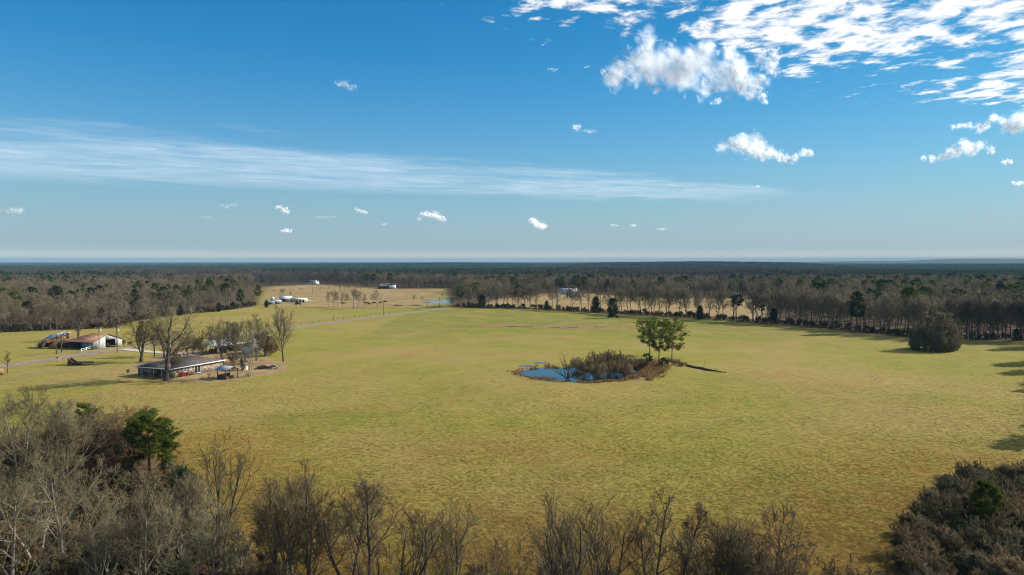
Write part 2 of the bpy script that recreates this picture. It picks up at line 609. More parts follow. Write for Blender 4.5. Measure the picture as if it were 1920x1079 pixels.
def leaf_mat(name, c1, c2, rnd=.2, scale=.6, trans=.35):
    m = bpy.data.materials.new(name)
    m.use_nodes = True
    t = NT(m.node_tree)
    tc = t.n('ShaderNodeTexCoord').outputs['Object']
    n = t.noise(tc, scale, 5, .6)
    col = t.mix(t.step(n, .35, .65), rgba(c1), rgba(c2))
    oi = t.n('ShaderNodeObjectInfo').outputs['Random']
    v = t.n('ShaderNodeMapRange', {0: oi, 3: 1 - rnd, 4: 1 + rnd}).outputs[0]
    col = t.n('ShaderNodeHueSaturation', {'Value': v, 'Color': col}).outputs[0]
    d = t.n('ShaderNodeBsdfDiffuse', {'Color': col})
    tr = t.n('ShaderNodeBsdfTranslucent', {'Color': col})
    mx = t.n('ShaderNodeMixShader', {0: trans, 1: d.outputs[0], 2: tr.outputs[0]})
    t.n('ShaderNodeOutputMaterial', {'Surface': mx.outputs[0]})
    return m


M = {}
M['bark'] = mat('bark', (.105, .085, .065), (.20, .175, .14), 1.6, bump=.5, rnd=.25)
M['bark_pale'] = mat('bark_pale', (.15, .135, .10), (.25, .23, .18), 1.2, bump=.4, rnd=.2)
M['bark_dark'] = mat('bark_dark', (.045, .036, .030), (.10, .085, .07), 1.4, bump=.5, rnd=.25)
M['twig'] = mat('twig', (.074, .055, .025), (.120, .092, .045), .5, rnd=.28)
M['twig_grey'] = mat('twig_grey', (.108, .090, .049), (.17, .145, .082), .5, rnd=.22)
M['twig_red'] = mat('twig_red', (.095, .056, .030), (.14, .088, .050), .5, rnd=.22)
M['twig_dark'] = mat('twig_dark', (.060, .047, .024), (.108, .087, .046), .5, rnd=.25)
M['twig_willow'] = mat('twig_willow', (.142, .098, .047), (.215, .158, .082), .5, rnd=.25)
M['twig_mid'] = mat('twig_mid', (.115, .092, .056), (.180, .148, .092), .4, rnd=.25)
M['twig_far'] = mat('twig_far', (.058, .047, .036), (.092, .076, .058), .06, rnd=.3)
M['pine_bark'] = mat('pine_bark', (.085, .06, .045), (.16, .115, .085), 2.0, bump=.5, rnd=.2)
M['needles'] = leaf_mat('needles', (.050, .074, .012), (.110, .135, .026))
M['needles_dark'] = leaf_mat('needles_dark', (.014, .030, .010), (.034, .058, .018), scale=1.1)
M['needles_far'] = leaf_mat('needles_far', (.022, .042, .020), (.040, .066, .030), scale=.05, rnd=.3)
M['olive'] = leaf_mat('olive_leaves', (.055, .055, .018), (.10, .095, .032), scale=1.2)
M['brown_leaves'] = leaf_mat('brown_leaves', (.13, .062, .025), (.21, .11, .045), scale=1.0)

# ------------------------------------------------------------------ where is field, pasture, wood
FG_EDGE = [(-400, 92), (-120, 97), (-82, 101), (-52, 101), (-44, 81), (-34, 70), (-18, 63), (0, 61), (20, 60), (36, 60)]
RIGHT_EDGE = [(38, 66), (44, 74), (52, 82), (61, 90), (74, 95), (92, 103), (112, 118), (135, 150), (165, 185), (195, 232)]


def W2(px, py):
    p = P(px, py)
    return (p.x, p.y)


LEFT_LINE = [W2(0, 624), W2(107, 620), W2(212, 615), W2(250, 602), W2(325, 591), W2(400, 585), W2(478, 574)]
PAST_TOP = [W2(488, 545), W2(500, 538), W2(600, 533.5), W2(720, 541.5), W2(835, 541.5), W2(845, 560)]
ROW_LINE = [W2(848, 577), W2(1000, 580), W2(1140, 588), W2(1300, 598), W2(1500, 612), W2(1700, 632), W2(1920, 641)]
OPEN1 = FG_EDGE + RIGHT_EDGE + ROW_LINE[::-1] + PAST_TOP[::-1] + LEFT_LINE[::-1] + [(-330, 262), (-420, 200)]
OPEN2 = [W2(900, 574), W2(1140, 583), W2(1300, 592), W2(1440, 601), W2(1440, 561), W2(1250, 560), W2(1100, 551), W2(1040, 549.5), W2(930, 560)]
PASTURE = [W2(478, 574), W2(640, 578), W2(740, 577), W2(848, 572)] + PAST_TOP[::-1]


def inside(poly, x, y):
    x = np.asarray(x, float)
    y = np.asarray(y, float)
    r = np.zeros(x.shape, bool)
    n = len(poly)
    for i in range(n):
        x1, y1 = poly[i]
        x2, y2 = poly[(i + 1) % n]
        c = ((y1 > y) != (y2 > y)) & (x < (x2 - x1) * (y - y1) / ((y2 - y1) if y2 != y1 else 1e-9) + x1)
        r ^= c
    return r


def seg_dist(poly, x, y, closed=True):
    d = np.full(np.shape(x), 1e9)
    n = len(poly)
    for i in range(n if closed else n - 1):
        ax, ay = poly[i]
        bx, by = poly[(i + 1) % n]
        dx, dy = bx - ax, by - ay
        t = np.clip(((x - ax) * dx + (y - ay) * dy) / (dx * dx + dy * dy + 1e-9), 0, 1)
        d = np.minimum(d, np.hypot(x - ax - t * dx, y - ay - t * dy))
    return d


def sstep(x, a, b):
    t = np.clip((x - a) / (b - a), 0, 1)
    return t * t * (3 - 2 * t)


POND = [W2(966, 697), W2(985, 692.5), W2(1010, 688.5), W2(1029, 686.5), W2(1050, 689), W2(1090, 684), W2(1140, 682), W2(1185, 686), W2(1205, 694), W2(1190, 704),
        W2(1165, 711), W2(1130, 714), W2(1100, 715.5), W2(1066, 713), W2(1030, 712), W2(1004, 709), W2(985, 704)]
PUDDLES = [(988, 686, 2.0, .9), (1014, 680.5, 1.9, .8)]
FAR_PUDDLES = [(958, 612.3, 3.0, .9), (985, 612.6, 4.5, .8), (1062, 614.5, 4.2, 1.3), (1040, 614, 2.2, .6), (1125, 613.5, 2.5, .6)]
FARM_POND = [W2(790, 566.5), W2(812, 563.5), W2(838, 561), W2(852, 560.5), W2(852, 567), W2(838, 569), W2(810, 568.5)]

# ridges: distance, front width, back width, [(px, silhouette row)], canopy height
RIDGES = [
    (4300, 1500, 1500, [(-400, 512), (60, 508), (250, 499.5), (420, 497), (480, 495.5), (700, 493.6), (860, 492.6), (960, 493.4), (1040, 496), (1130, 503), (1250, 512), (2400, 512)], 12),
    (2900, 1100, 1100, [(-400, 520), (850, 520), (980, 507), (1040, 498), (1120, 493.2), (1260, 490.8), (1400, 491.2), (1500, 493.5), (1580, 498), (1680, 505), (1800, 512), (2400, 515)], 13),
    (3500, 1300, 1300, [(-400, 520), (1380, 515), (1500, 502), (1600, 497.8), (1750, 495.5), (1920, 495.2), (2400, 495)], 11),
    (8500, 2600, 2600, [(-400, 500), (0, 499), (60, 497.5), (150, 496.2), (240, 496.0), (330, 496.2), (480, 495.2), (600, 494.6), (760, 496), (2400, 500)], 8),
    (9500, 2300, 2300, [(-400, 493), (380, 494.6), (700, 496), (1000, 492), (1090, 490.6), (1200, 490.6), (1300, 491.5), (1480, 492.2), (1560, 489.8), (1640, 489), (1700, 489.3), (1760, 485.8), (1830, 484.2), (1920, 485), (2400, 485)], 4),
]


def terrain(x, y):
    x = np.asarray(x, float)
    y = np.asarray(y, float)
    r = np.hypot(x, y)
    z = 0.16 * np.sin(x * .031 + 1.3) * np.cos(y * .026) + .10 * np.sin(x * .071 + y * .053) + .05 * np.sin(x * .21 - y * .17)
    z = z * sstep(r, 40, 140) * (1 - sstep(r, 500, 900))
    z = z - 7.0 * sstep(r, 1200, 2600)
    yy = np.maximum(y, 1.0)
    px = 960 + F * x / yy
    front = y > 200
    for D, wf, wb, prof, can in RIDGES:
        ys = np.interp(px, [a for a, b in prof], [b for a, b in prof])
        h = CAM_H - (ys - YH) * D / F - can + 7.0
        h = np.maximum(h, 0)
        b = np.where(y < D, sstep(y, D - wf, D), 1 - sstep(y, D, D + wb))
        z = np.maximum(z, -7.0 + h * b) if D > 2000 else z + h * b
        z = np.where(front | (r < 2000), z, z)
    z = np.where((y > 1500), z, np.where(y < 200, np.where(r < 900, z, -7.0 * sstep(r, 900, 2600)), z))
    # pond hollow
    near = (np.abs(x - 18) < 60) & (np.abs(y - 185) < 60)
    if near.any():
        dd = seg_dist(POND, x, y)
        ins = inside(POND, x, y)
        sd = np.where(ins, dd, -dd)
        z = z - np.where(near, .75 * sstep(sd, -2.2, 2.0), 0)
        bump = np.exp(-((x - 40) / 11) ** 2 - ((y - 189) / 7) ** 2) * .9
        z = z + np.where(near & ~ins, bump * sstep(-sd, .0, 3.0), 0)
    return z


def tz(x, y):
    return float(terrain(np.array([x]), np.array([y]))[0])


def onground(px, py):
    p = P(px, py)
    return Vector((p.x, p.y, tz(p.x, p.y)))


# ------------------------------------------------------------------ ground sheet
def graded(lo, hi, step, far, extra=()):
    a = list(np.arange(lo, hi + .1, step))
    s = step
    v = hi
    up = []
    while v < far:
        s *= 1.13
        s = min(s, 420)
        v += s
        up.append(v)
    s = step
    v = lo
    dn = []
    while v > -far:
        s *= 1.13
        s = min(s, 420)
        v -= s
        dn.append(v)
    return np.unique(np.round(np.concatenate([dn, a, up, list(extra)]), 3))


YARD = [W2(215, 690), W2(300, 722), W2(430, 722), W2(560, 695), W2(560, 678), W2(470, 655), W2(330, 650)]


def build_ground():
    xs = graded(-230, 230, 2.6, 19000, np.arange(-4, 62, .8))
    ys = graded(40, 470, 2.6, 19000, np.arange(164, 208, .8))
    X, Y = np.meshgrid(xs, ys)
    Z = terrain(X, Y)
    nx, ny = len(xs), len(ys)
    V = np.stack([X, Y, Z], -1).reshape(-1, 3)
    I = np.arange(nx * ny).reshape(ny, nx)
    Fc = np.stack([I[:-1, :-1], I[:-1, 1:], I[1:, 1:], I[1:, :-1]], -1).reshape(-1, 4)
    g = Geo()
    g.smooth = True
    g.add(V, Fc)
    me = g.mesh('ground', ground_mat())
    x, y = V[:, 0], V[:, 1]
    r = np.hypot(x, y)
    op = inside(OPEN1, x, y) | inside(OPEN2, x, y)
    d = np.minimum(seg_dist(OPEN1, x, y), seg_dist(OPEN2, x, y))
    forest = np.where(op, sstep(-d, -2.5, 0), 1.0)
    pasture = np.maximum(inside(PASTURE, x, y) * sstep(seg_dist(PASTURE, x, y), 0, 14), inside(OPEN2, x, y) * .95)
    # swampy dry strip across the middle of the field, pond margin, yard, dry grass before the near trees
    strip = [W2(868, 608), W2(1000, 611.5), W2(1120, 614), W2(1290, 615), W2(1500, 622), W2(1640, 630)]
    ds = seg_dist(strip, x, y, False)
    wid = np.interp(960 + F * x / np.maximum(y, 1), [860, 950, 1080, 1170, 1230, 1640], [3, 9, 11, 6, 3, 2.2])
    bank = 1 - sstep(ds / wid, .5, 1.25)
    dp = seg_dist(POND, x, y)
    dp = np.where(inside(POND, x, y), 0, dp)
    bw = np.where(x > 30, 8.0, 1.6) + np.where(x < 12, 2.0, 0)
    bank = np.maximum(bank, (1 - sstep(dp, bw * .35, bw)) * (r < 400))
    yard = np.maximum(inside(YARD, x, y) * sstep(seg_dist(YARD, x, y), 0, 6), 0)
    rd = seg_dist(ROAD, x, y, False)
    yard = np.maximum(yard, .85 * (1 - sstep(rd, 3.2, 6.5)))
    bare = [W2(0, 720), W2(60, 700), W2(140, 690), W2(250, 690), W2(250, 700), W2(120, 715)]
    yard = np.maximum(yard, .5 * (1 - sstep(seg_dist(bare, x, y, False), 3, 12)))
    edge = seg_dist(FG_EDGE + RIGHT_EDGE[:4], x, y, False)
    dry = (1 - sstep(edge, 3, 34)) * (r < 300)
    dry = np.maximum(dry, .75 * (1 - sstep(np.hypot((x - 52) / 1.3, y - 78), 6, 26)))
    dry = np.maximum(dry, .55 * (1 - sstep(np.hypot((x - 3) / 2.2, y - 108), 4, 14)))
    dry = np.maximum(dry, .5 * (1 - sstep(np.hypot((x + 18) / 1.5, y - 78), 4, 20)))
    green = (sstep(r, 230, 330) * (x > -60) * (1 - pasture)) * .8
    green = np.maximum(green, .8 * (1 - sstep(np.hypot((x + 66) / 9, (y - 196) / 4), .4, 1.3)))
    green = np.maximum(green, .7 * (1 - sstep(np.hypot((x + 40) / 20, (y - 128) / 8), .3, 1.3)))
    green = np.maximum(green, .8 * (1 - sstep(np.hypot((x + 90) / 50, (y - 430) / 10), .4, 1.3)))
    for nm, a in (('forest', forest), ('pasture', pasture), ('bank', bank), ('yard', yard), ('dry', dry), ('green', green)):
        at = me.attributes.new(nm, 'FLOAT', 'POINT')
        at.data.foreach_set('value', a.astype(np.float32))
    o = ob('ground', me)
    tag(o, kind='structure')


def ground_mat():
    m = bpy.data.materials.new('field_grass')
    m.use_nodes = True
    t = NT(m.node_tree)
    pos = t.n('ShaderNodeNewGeometry').outputs['Position']
    at = lambda nm: t.n('ShaderNodeAttribute', attribute_name=nm).outputs['Fac']
    n_big = t.noise(pos, .018, 4, .55, .3)
    n_mid = t.noise(pos, .085, 5, .6, .5)
    n_sm = t.noise(pos, .55, 5, .65)
    n_fine = t.noise(pos, 3.1, 5, .7)
    # faint mowing lines bent round the pond
    wp = t.n('ShaderNodeVectorMath', {0: pos, 1: (30, 150, 0)}, operation='SUBTRACT').outputs[0]
    ln = t.n('ShaderNodeVectorMath', {0: wp}, operation='LENGTH').outputs['Value']
    rings = t.noise(t.n('ShaderNodeCombineXYZ', {0: t.math('MULTIPLY', ln, .55), 1: t.math('MULTIPLY', n_big, 3.0), 2: 0.0}).outputs[0], 1.0, 3, .6)
    grass = t.mix(t.step(n_mid, .36, .66), rgba((.212, .188, .040)), rgba((.166, .167, .032)))
    grass = t.mix(t.step(n_big, .40, .66), grass, rgba((.245, .187, .064)))
    grass = t.mix(t.math('MULTIPLY', t.step(n_sm, .5, .72), .30), grass, rgba((.13, .135, .022)))
    grass = t.mix(t.math('MULTIPLY', t.step(rings, .45, .68), .38), grass, rgba((.27, .19, .06)))
    gfac = t.math('MULTIPLY', at('green'), t.math('ADD', .35, t.step(n_mid, .35, .6)), clamp=True)
    grass = t.mix(t.math('MULTIPLY', gfac, .62), grass, rgba((.115, .135, .024)))
    dfac = t.math('MULTIPLY', at('dry'), t.math('ADD', .25, t.step(t.noise(pos, .2, 5, .65), .38, .62)), clamp=True)
    dcol = t.mix(t.step(n_sm, .35, .65), rgba((.245, .135, .038)), rgba((.185, .120, .030)))
    grass = t.mix(t.math('MULTIPLY', dfac, .85), grass, dcol)
    # bare reddish patches in the sward
    pt = t.math('MULTIPLY', t.step(t.noise(pos, .045, 6, .62, .6), .56, .70), .7)
    grass = t.mix(pt, grass, rgba((.225, .135, .050)))
    # dark tussocks and pale stalks
    grass = t.mix(t.math('MULTIPLY', t.step(t.noise(pos, .33, 6, .7, .8), .61, .69), .42), grass, rgba((.085, .09, .022)))
    past = t.mix(t.step(n_mid, .35, .65), rgba((.215, .150, .075)), rgba((.30, .215, .105)))
    past = t.mix(t.math('MULTIPLY', t.step(n_big, .4, .65), .5), past, rgba((.17, .135, .05)))
    col = t.mix(at('pasture'), grass, past)
    bk = t.mix(t.step(n_sm, .35, .6), rgba((.155, .098, .052)), rgba((.245, .16, .075)))
    bfac = t.math('MULTIPLY', t.step(t.math('ADD', at('bank'), t.math('MULTIPLY', t.math('SUBTRACT', n_sm, .5), 1.3)), .25, .95), .9)
    col = t.mix(bfac, col, bk)
    yd = t.mix(t.step(t.noise(pos, .25, 5, .6), .35, .65), rgba((.30, .205, .12)), rgba((.21, .145, .075)))
    yfac = t.step(t.math('ADD', at('yard'), t.math('MULTIPLY', t.math('SUBTRACT', n_mid, .5), .9)), .25, .85)
    col = t.mix(t.math('MULTIPLY', yfac, .85), col, yd)
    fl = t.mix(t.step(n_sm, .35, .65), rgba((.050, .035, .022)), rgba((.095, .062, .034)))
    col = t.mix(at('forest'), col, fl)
    # grain of the sward
    gr = t.n('ShaderNodeMapRange', {0: n_fine, 1: .25, 2: .75, 3: .82, 4: 1.18}).outputs[0]
    g2 = t.n('ShaderNodeMapRange', {0: n_sm, 1: .25, 2: .75, 3: .84, 4: 1.16}).outputs[0]
    col = t.mix(1.0, col, t.n('ShaderNodeCombineXYZ', {0: t.math('MULTIPLY', gr, g2), 1: t.math('MULTIPLY', gr, g2), 2: t.math('MULTIPLY', gr, g2)}).outputs[0], 'MULTIPLY')
    hgt = t.math('ADD', t.math('MULTIPLY', n_fine, .5), t.math('MULTIPLY', n_sm, .8))
    b = t.n('ShaderNodeBump', {'Height': hgt, 'Strength': .25, 'Distance': .3})
    bs = t.n('ShaderNodeBsdfPrincipled', {'Base Color': col, 'Roughness': 1.0, 'Specular IOR Level': .05, 'Normal': b.outputs[0]})
    t.n('ShaderNodeOutputMaterial', {'Surface': bs.outputs[0]})
    return m


# ------------------------------------------------------------------ road
ROAD = [W2(-240, 722), W2(-100, 705), W2(0, 688), W2(90, 675), W2(200, 659), W2(262, 650), W2(330, 642), W2(420, 630), W2(560, 613), W2(700, 595.5), W2(790, 584), W2(842, 577.5)]


def smooth_line(pts, step=2.0):
    pts = np.array(pts, float)
    d = np.concatenate([[0], np.cumsum(np.linalg.norm(np.diff(pts, axis=0), axis=1))])
    s = np.arange(0, d[-1], step)
    x = np.interp(s, d, pts[:, 0])
    y = np.interp(s, d, pts[:, 1])
    k = 21
    ker = np.hanning(k + 2)[1:-1]
    ker /= ker.sum()
    xp = np.pad(x, k // 2, 'reflect', reflect_type='odd')
    yp = np.pad(y, k // 2, 'reflect', reflect_type='odd')
    return np.stack([np.convolve(xp, ker, 'valid'), np.convolve(yp, ker, 'valid')], 1)


def strip_sheet(name, line, width, z, material, cols=5, jitter=0.0, seed=1):
    rng = np.random.default_rng(seed)
    T = unit(np.gradient(line, axis=0))
    Nn = np.stack([-T[:, 1], T[:, 0]], 1)
    off = np.linspace(-.5, .5, cols) * width
    V = []
    for j, o in enumerate(off):
        jj = jitter * rng.normal(size=(len(line), 1)) if j in (0, cols - 1) else 0
        p = line + Nn * (o + jj)
        crown = .04 * (1 - (abs(o) / (width / 2)) ** 2)
        V.append(np.stack([p[:, 0], p[:, 1], terrain(p[:, 0], p[:, 1]) + z + crown], 1))
    V = np.stack(V, 1)
    n = len(line)
    I = np.arange(n * cols).reshape(n, cols)
    f = np.stack([I[:-1, :-1], I[:-1, 1:], I[1:, 1:], I[1:, :-1]], -1).reshape(-1, 4)[:, ::-1]
    g = Geo()
    g.smooth = True
    g.add(V.reshape(-1, 3), f)
    # soften any downward side: give the sheet an edge skirt
    return ob(name, g.mesh(name, material))


build_ground()
M['asphalt'] = mat('asphalt', (.165, .14, .115), (.235, .205, .17), .5, bump=.3, bscale=8)
M['gravel'] = mat('gravel', (.36, .31, .26), (.46, .41, .35), .8, bump=.4, bscale=10)
road_line = smooth_line(ROAD)
tag(strip_sheet('road', road_line, 4.2, .05, M['asphalt']), kind='structure')
drive = smooth_line([W2(232, 655), W2(262, 658), W2(300, 661), W2(345, 664), W2(380, 662)], 1.5)
tag(strip_sheet('driveway', drive, 3.6, .09, M['gravel'], jitter=.2), kind='structure')


# ------------------------------------------------------------------ water
def water_mat():
    m = bpy.data.materials.new('pond_water')
    m.use_nodes = True
    t = NT(m.node_tree)
    pos = t.n('ShaderNodeNewGeometry').outputs['Position']
    b = t.n('ShaderNodeBump', {'Height': t.noise(pos, 1.3, 3, .5), 'Strength': .10, 'Distance': .05})
    bs = t.n('ShaderNodeBsdfPrincipled', {'Base Color': rgba((.020, .026, .024)), 'Roughness': .06, 'IOR': 1.33, 'Specular IOR Level': .6, 'Normal': b.outputs[0]})
    t.n('ShaderNodeOutputMaterial', {'Surface': bs.outputs[0]})
    return m


M['water'] = water_mat()


def grow_poly(poly, k):
    p = np.array(poly)
    c = p.mean(0)
    d = p - c
    return c + d * (1 + k / (np.linalg.norm(d, axis=1, keepdims=True) + 1e-6))


def flat_poly(name, poly, z, kind='structure'):
    p = np.array(poly)
    g = Geo()
    n = len(p)
    c = p.mean(0)
    g.add([(c[0], c[1], z)] + [(a, b, z) for a, b in p], [(0, 1 + i, 1 + (i + 1) % n) for i in range(n)])
    me = g.mesh(name, M['water'])
    if me.polygons[0].normal.z < 0:
        me.flip_normals()
    o = ob(name, me)
    tag(o, kind=kind)
    return o


flat_poly('pond_water', grow_poly(POND, 1.2), -.30)


def blob(cx, cy, rx, ry, seed, n=22):
    rg = random.Random(seed)
    ph = [rg.random() * 6.28 for _ in range(4)]
    return [(cx + rx * math.cos(a) * (1 + .22 * math.sin(2 * a + ph[0]) + .15 * math.sin(3 * a + ph[1]) + .08 * math.sin(5 * a + ph[2])),
             cy + ry * math.sin(a) * (1 + .22 * math.sin(2 * a + ph[0]) + .15 * math.sin(3 * a + ph[1]) + .08 * math.sin(5 * a + ph[2])))
            for a in [6.283 * i / n for i in range(n)]]


for i, (px, py, rx, ry) in enumerate(PUDDLES + FAR_PUDDLES):
    p = P(px, py)
    b = blob(p.x, p.y, rx, ry * 1.6, i + 3)
    arr = np.array(b)
    flat_poly('puddle', b, float(terrain(arr[:, 0], arr[:, 1]).max()) + .03)
farm = flat_poly('farm_pond', FARM_POND, float(max(tz(a, b) for a, b in FARM_POND)) + .06)


# ------------------------------------------------------------------ scattering of uncountable growth
def scatter(name, pts, rot, scl, idx, meshes, label=None):
    src = bpy.data.collections.new(name + '_source')
    for i, me in enumerate(meshes):
        s = bpy.data.objects.new('%s_kind_%02d' % (name, i), me)
        src.objects.link(s)
    me = bpy.data.meshes.new(name)
    n = len(pts)
    me.vertices.add(n)
    me.vertices.foreach_set('co', np.asarray(pts, np.float32).ravel())
    for nm, a, ty in (('spin', rot, 'FLOAT'), ('size', scl, 'FLOAT'), ('pick', idx, 'INT')):
        at = me.attributes.new(nm, ty, 'POINT')
        at.data.foreach_set('value', np.asarray(a, np.float32 if ty == 'FLOAT' else np.int32))
    me.update()
    o = ob(name, me)
    ng = bpy.data.node_groups.new(name + '_scatter', 'GeometryNodeTree')
    ng.interface.new_socket('Geometry', in_out='INPUT', socket_type='NodeSocketGeometry')
    ng.interface.new_socket('Geometry', in_out='OUTPUT', socket_type='NodeSocketGeometry')
    N = ng.nodes
    gi = N.new('NodeGroupInput')
    go = N.new('NodeGroupOutput')
    iop = N.new('GeometryNodeInstanceOnPoints')
    ci = N.new('GeometryNodeCollectionInfo')
    ci.inputs['Collection'].default_value = src
    ci.inputs['Separate Children'].default_value = True
    ci.inputs['Reset Children'].default_value = True
    def named(nm, ty):
        a = N.new('GeometryNodeInputNamedAttribute')
        a.data_type = ty
        a.inputs['Name'].default_value = nm
        return a.outputs['Attribute']
    L = ng.links
    L.new(gi.outputs[0], iop.inputs['Points'])
    L.new(ci.outputs[0], iop.inputs['Instance'])
    iop.inputs['Pick Instance'].default_value = True
    L.new(named('pick', 'INT'), iop.inputs['Instance Index'])
    cx = N.new('ShaderNodeCombineXYZ')
    L.new(named('spin', 'FLOAT'), cx.inputs[2])
    L.new(cx.outputs[0], iop.inputs['Rotation'])
    L.new(named('size', 'FLOAT'), iop.inputs['Scale'])
    L.new(iop.outputs[0], go.inputs[0])
    md = o.modifiers.new('scatter', 'NODES')
    md.node_group = ng
    tag(o, label, kind='stuff')
    return o


def joined(name, parts):
    """parts: list of (Geo, material)"""
    g = Geo()
    g.smooth = True
    for i, (a, m) in enumerate(parts):
        g.merge(a, i)
    return g.mesh(name, [m for a, m in parts])


# ------------------------------------------------------------------ tree stock (meshes shared between copies)
class Stock:
    def __init__(s, name, trunk, crown, tm, cm):
        s.name = name
        s.H = max(trunk.zmax(), crown.zmax())
        s.tm = trunk.mesh(name + '_trunk', tm)
        s.cm = crown.mesh(name + '_crown', cm)
        s.whole = (trunk, crown, tm, cm)

    def put(s, loc, H, rz, label, cat='tree', group=None, name=None):
        o = thing(name or s.name, label, cat, loc, rz, group)
        k = H / s.H
        o.scale = (k, k, k)
        ob('trunk', s.tm, o)
        ob('crown', s.cm, o)
        return o


def stock_bare(seed, H, form, q, twig, tm='bark', cm='twig', name='bare_tree', **kw):
    a, b = bare_tree(seed, H, form, q, twig, **kw)
    return Stock(name, a, b, M[tm], M[cm])


def spot(px, py):
    p = onground(px, py)
    return p


# trees of the middle distance
MID = [stock_bare(100 + i, 14, f, 1.2, .024, cm='twig_mid', tm='bark', r0=.19) for i, f in enumerate(['oak', 'oak', 'oak', 'slim', 'slim', 'vase', 'oak', 'slim', 'vase', 'oak'])]
MID_SHRUB = [stock_bare(140 + i, 5, 'shrub', 1.4, .016, cm='twig_red' if i % 2 else 'twig', tm='bark_dark', stems=16, name='bare_shrub') for i in range(4)]
PINES = []
for i in range(5):
    a, b = pine_tree(200 + i, 16, cb=.42 + .06 * i, cr=.17 + .015 * i, nlimb=36, clump=5, blades=20, bl=.55, bw=.16)
    PINES.append(Stock('pine_tree', a, b, M['pine_bark'], M['needles' if i % 2 else 'needles_dark']))
CEDARS = []
for i in range(5):
    a, b = cedar_tree(300 + i, 8, rad=.26 + .05 * (i % 3), n=6500, bl=.42, bw=.15, shape='cone' if i == 1 else 'round')
    CEDARS.append(Stock('cedar_tree', a, b, M['bark_dark'], M['needles_dark']))

rng = np.random.default_rng(11)


def along(line, n, lo, hi, jit=3.0, rg=rng):
    """n spots along a polyline, pushed lo..hi metres to its far side"""
    pts = np.array(line, float)
    d = np.concatenate([[0], np.cumsum(np.linalg.norm(np.diff(pts, axis=0), axis=1))])
    out = []
    for i in range(n):
        s = (i + rg.random()) / n * d[-1]
        x = np.interp(s, d, pts[:, 0])
        y = np.interp(s, d, pts[:, 1])
        k = min(np.searchsorted(d, s, 'right') - 1, len(pts) - 2)
        t = pts[k + 1] - pts[k]
        t = t / np.linalg.norm(t)
        nn = np.array([-t[1], t[0]])
        if nn @ np.array([x, y]) < 0:
            nn = -nn
        o = lo + (hi - lo) * rg.random()
        out.append((x + nn[0] * o + rg.normal() * jit * .3, y + nn[1] * o))
    return out


SIZEW = ['low', 'short', 'middling', 'tall', 'very tall']
ORD = ['first', 'second', 'third', 'fourth', 'fifth', 'sixth', 'seventh', 'eighth', 'ninth', 'tenth', 'eleventh', 'twelfth', 'thirteenth', 'fourteenth', 'fifteenth', 'sixteenth', 'seventeenth',
       'eighteenth', 'nineteenth', 'twentieth', 'twenty-first', 'twenty-second', 'twenty-third', 'twenty-fourth', 'twenty-fifth', 'twenty-sixth', 'twenty-seventh', 'twenty-eighth', 'twenty-ninth', 'thirtieth',
       'thirty-first', 'thirty-second', 'thirty-third', 'thirty-fourth']


def row(line, n, lo, hi, h0, h1, where, stocks, group, kind='bare tree', cat='tree', rev=False):
    """where: text with the landmark that the trees are counted from"""
    sp = sorted(along(line, n, lo, hi), key=lambda q: q[0] / q[1], reverse=rev)
    for i, (x, y) in enumerate(sp):
        st = stocks[int(rng.integers(len(stocks)))]
        h = h0 + (h1 - h0) * rng.random()
        sz = SIZEW[min(4, int((h - h0) / (h1 - h0 + 1e-6) * 5))]
        st.put((x, y, tz(x, y)), h, rng.random() * 6.28, '%s %s, %s %s' % (sz, kind, ORD[i], where), cat, group)


def edge_xy(line):
    a = np.array(line)
    o = np.argsort(a[:, 0])
    return a[o, 0], a[o, 1]


# thin row along the far edge of the field, pasture showing between the trunks
row([W2(850, 576), W2(1000, 579)], 24, 1, 16, 12, 17, 'rightwards from the farm pond in the grove', MID, 'grove past the farm pond')
row([W2(1000, 579), W2(1140, 587)], 10, 1, 5, 13, 17, 'rightwards below the white ranch house', MID, 'row below the white house')
row([W2(1150, 588), W2(1375, 603)], 26, 1, 6, 14, 19, 'right of the lone cedar, tan pasture behind', MID, 'row before the tan pasture')
row([W2(1390, 604), W2(1560, 617)], 30, 1, 16, 13, 18, 'right of the leaning power pole', MID, 'wood edge beside the leaning pole')
row([W2(1560, 617), W2(1720, 634)], 26, 1, 16, 13, 18, 'counted leftwards from the round thicket tree', MID, 'wood edge left of the thicket tree', rev=True)
row([W2(1770, 635), W2(1960, 645)], 32, 1, 16, 14, 20, 'rightwards past the pole by the thicket tree', MID, 'wood edge past the thicket tree')
# left wood
row(LEFT_LINE[:3], 22, 1, 16, 9, 14, 'from the frame edge in the wood behind the barn', MID, 'wood edge behind the barn')
row(LEFT_LINE[2:5], 16, 1, 16, 9, 14, 'rightwards in the wood edge above the farmhouse', MID, 'wood edge above the house')
row(LEFT_LINE[4:], 14, 1, 18, 9, 13, 'leftwards along the wood from the mobile home yard', MID, 'wood edge by the mobile home', rev=True)
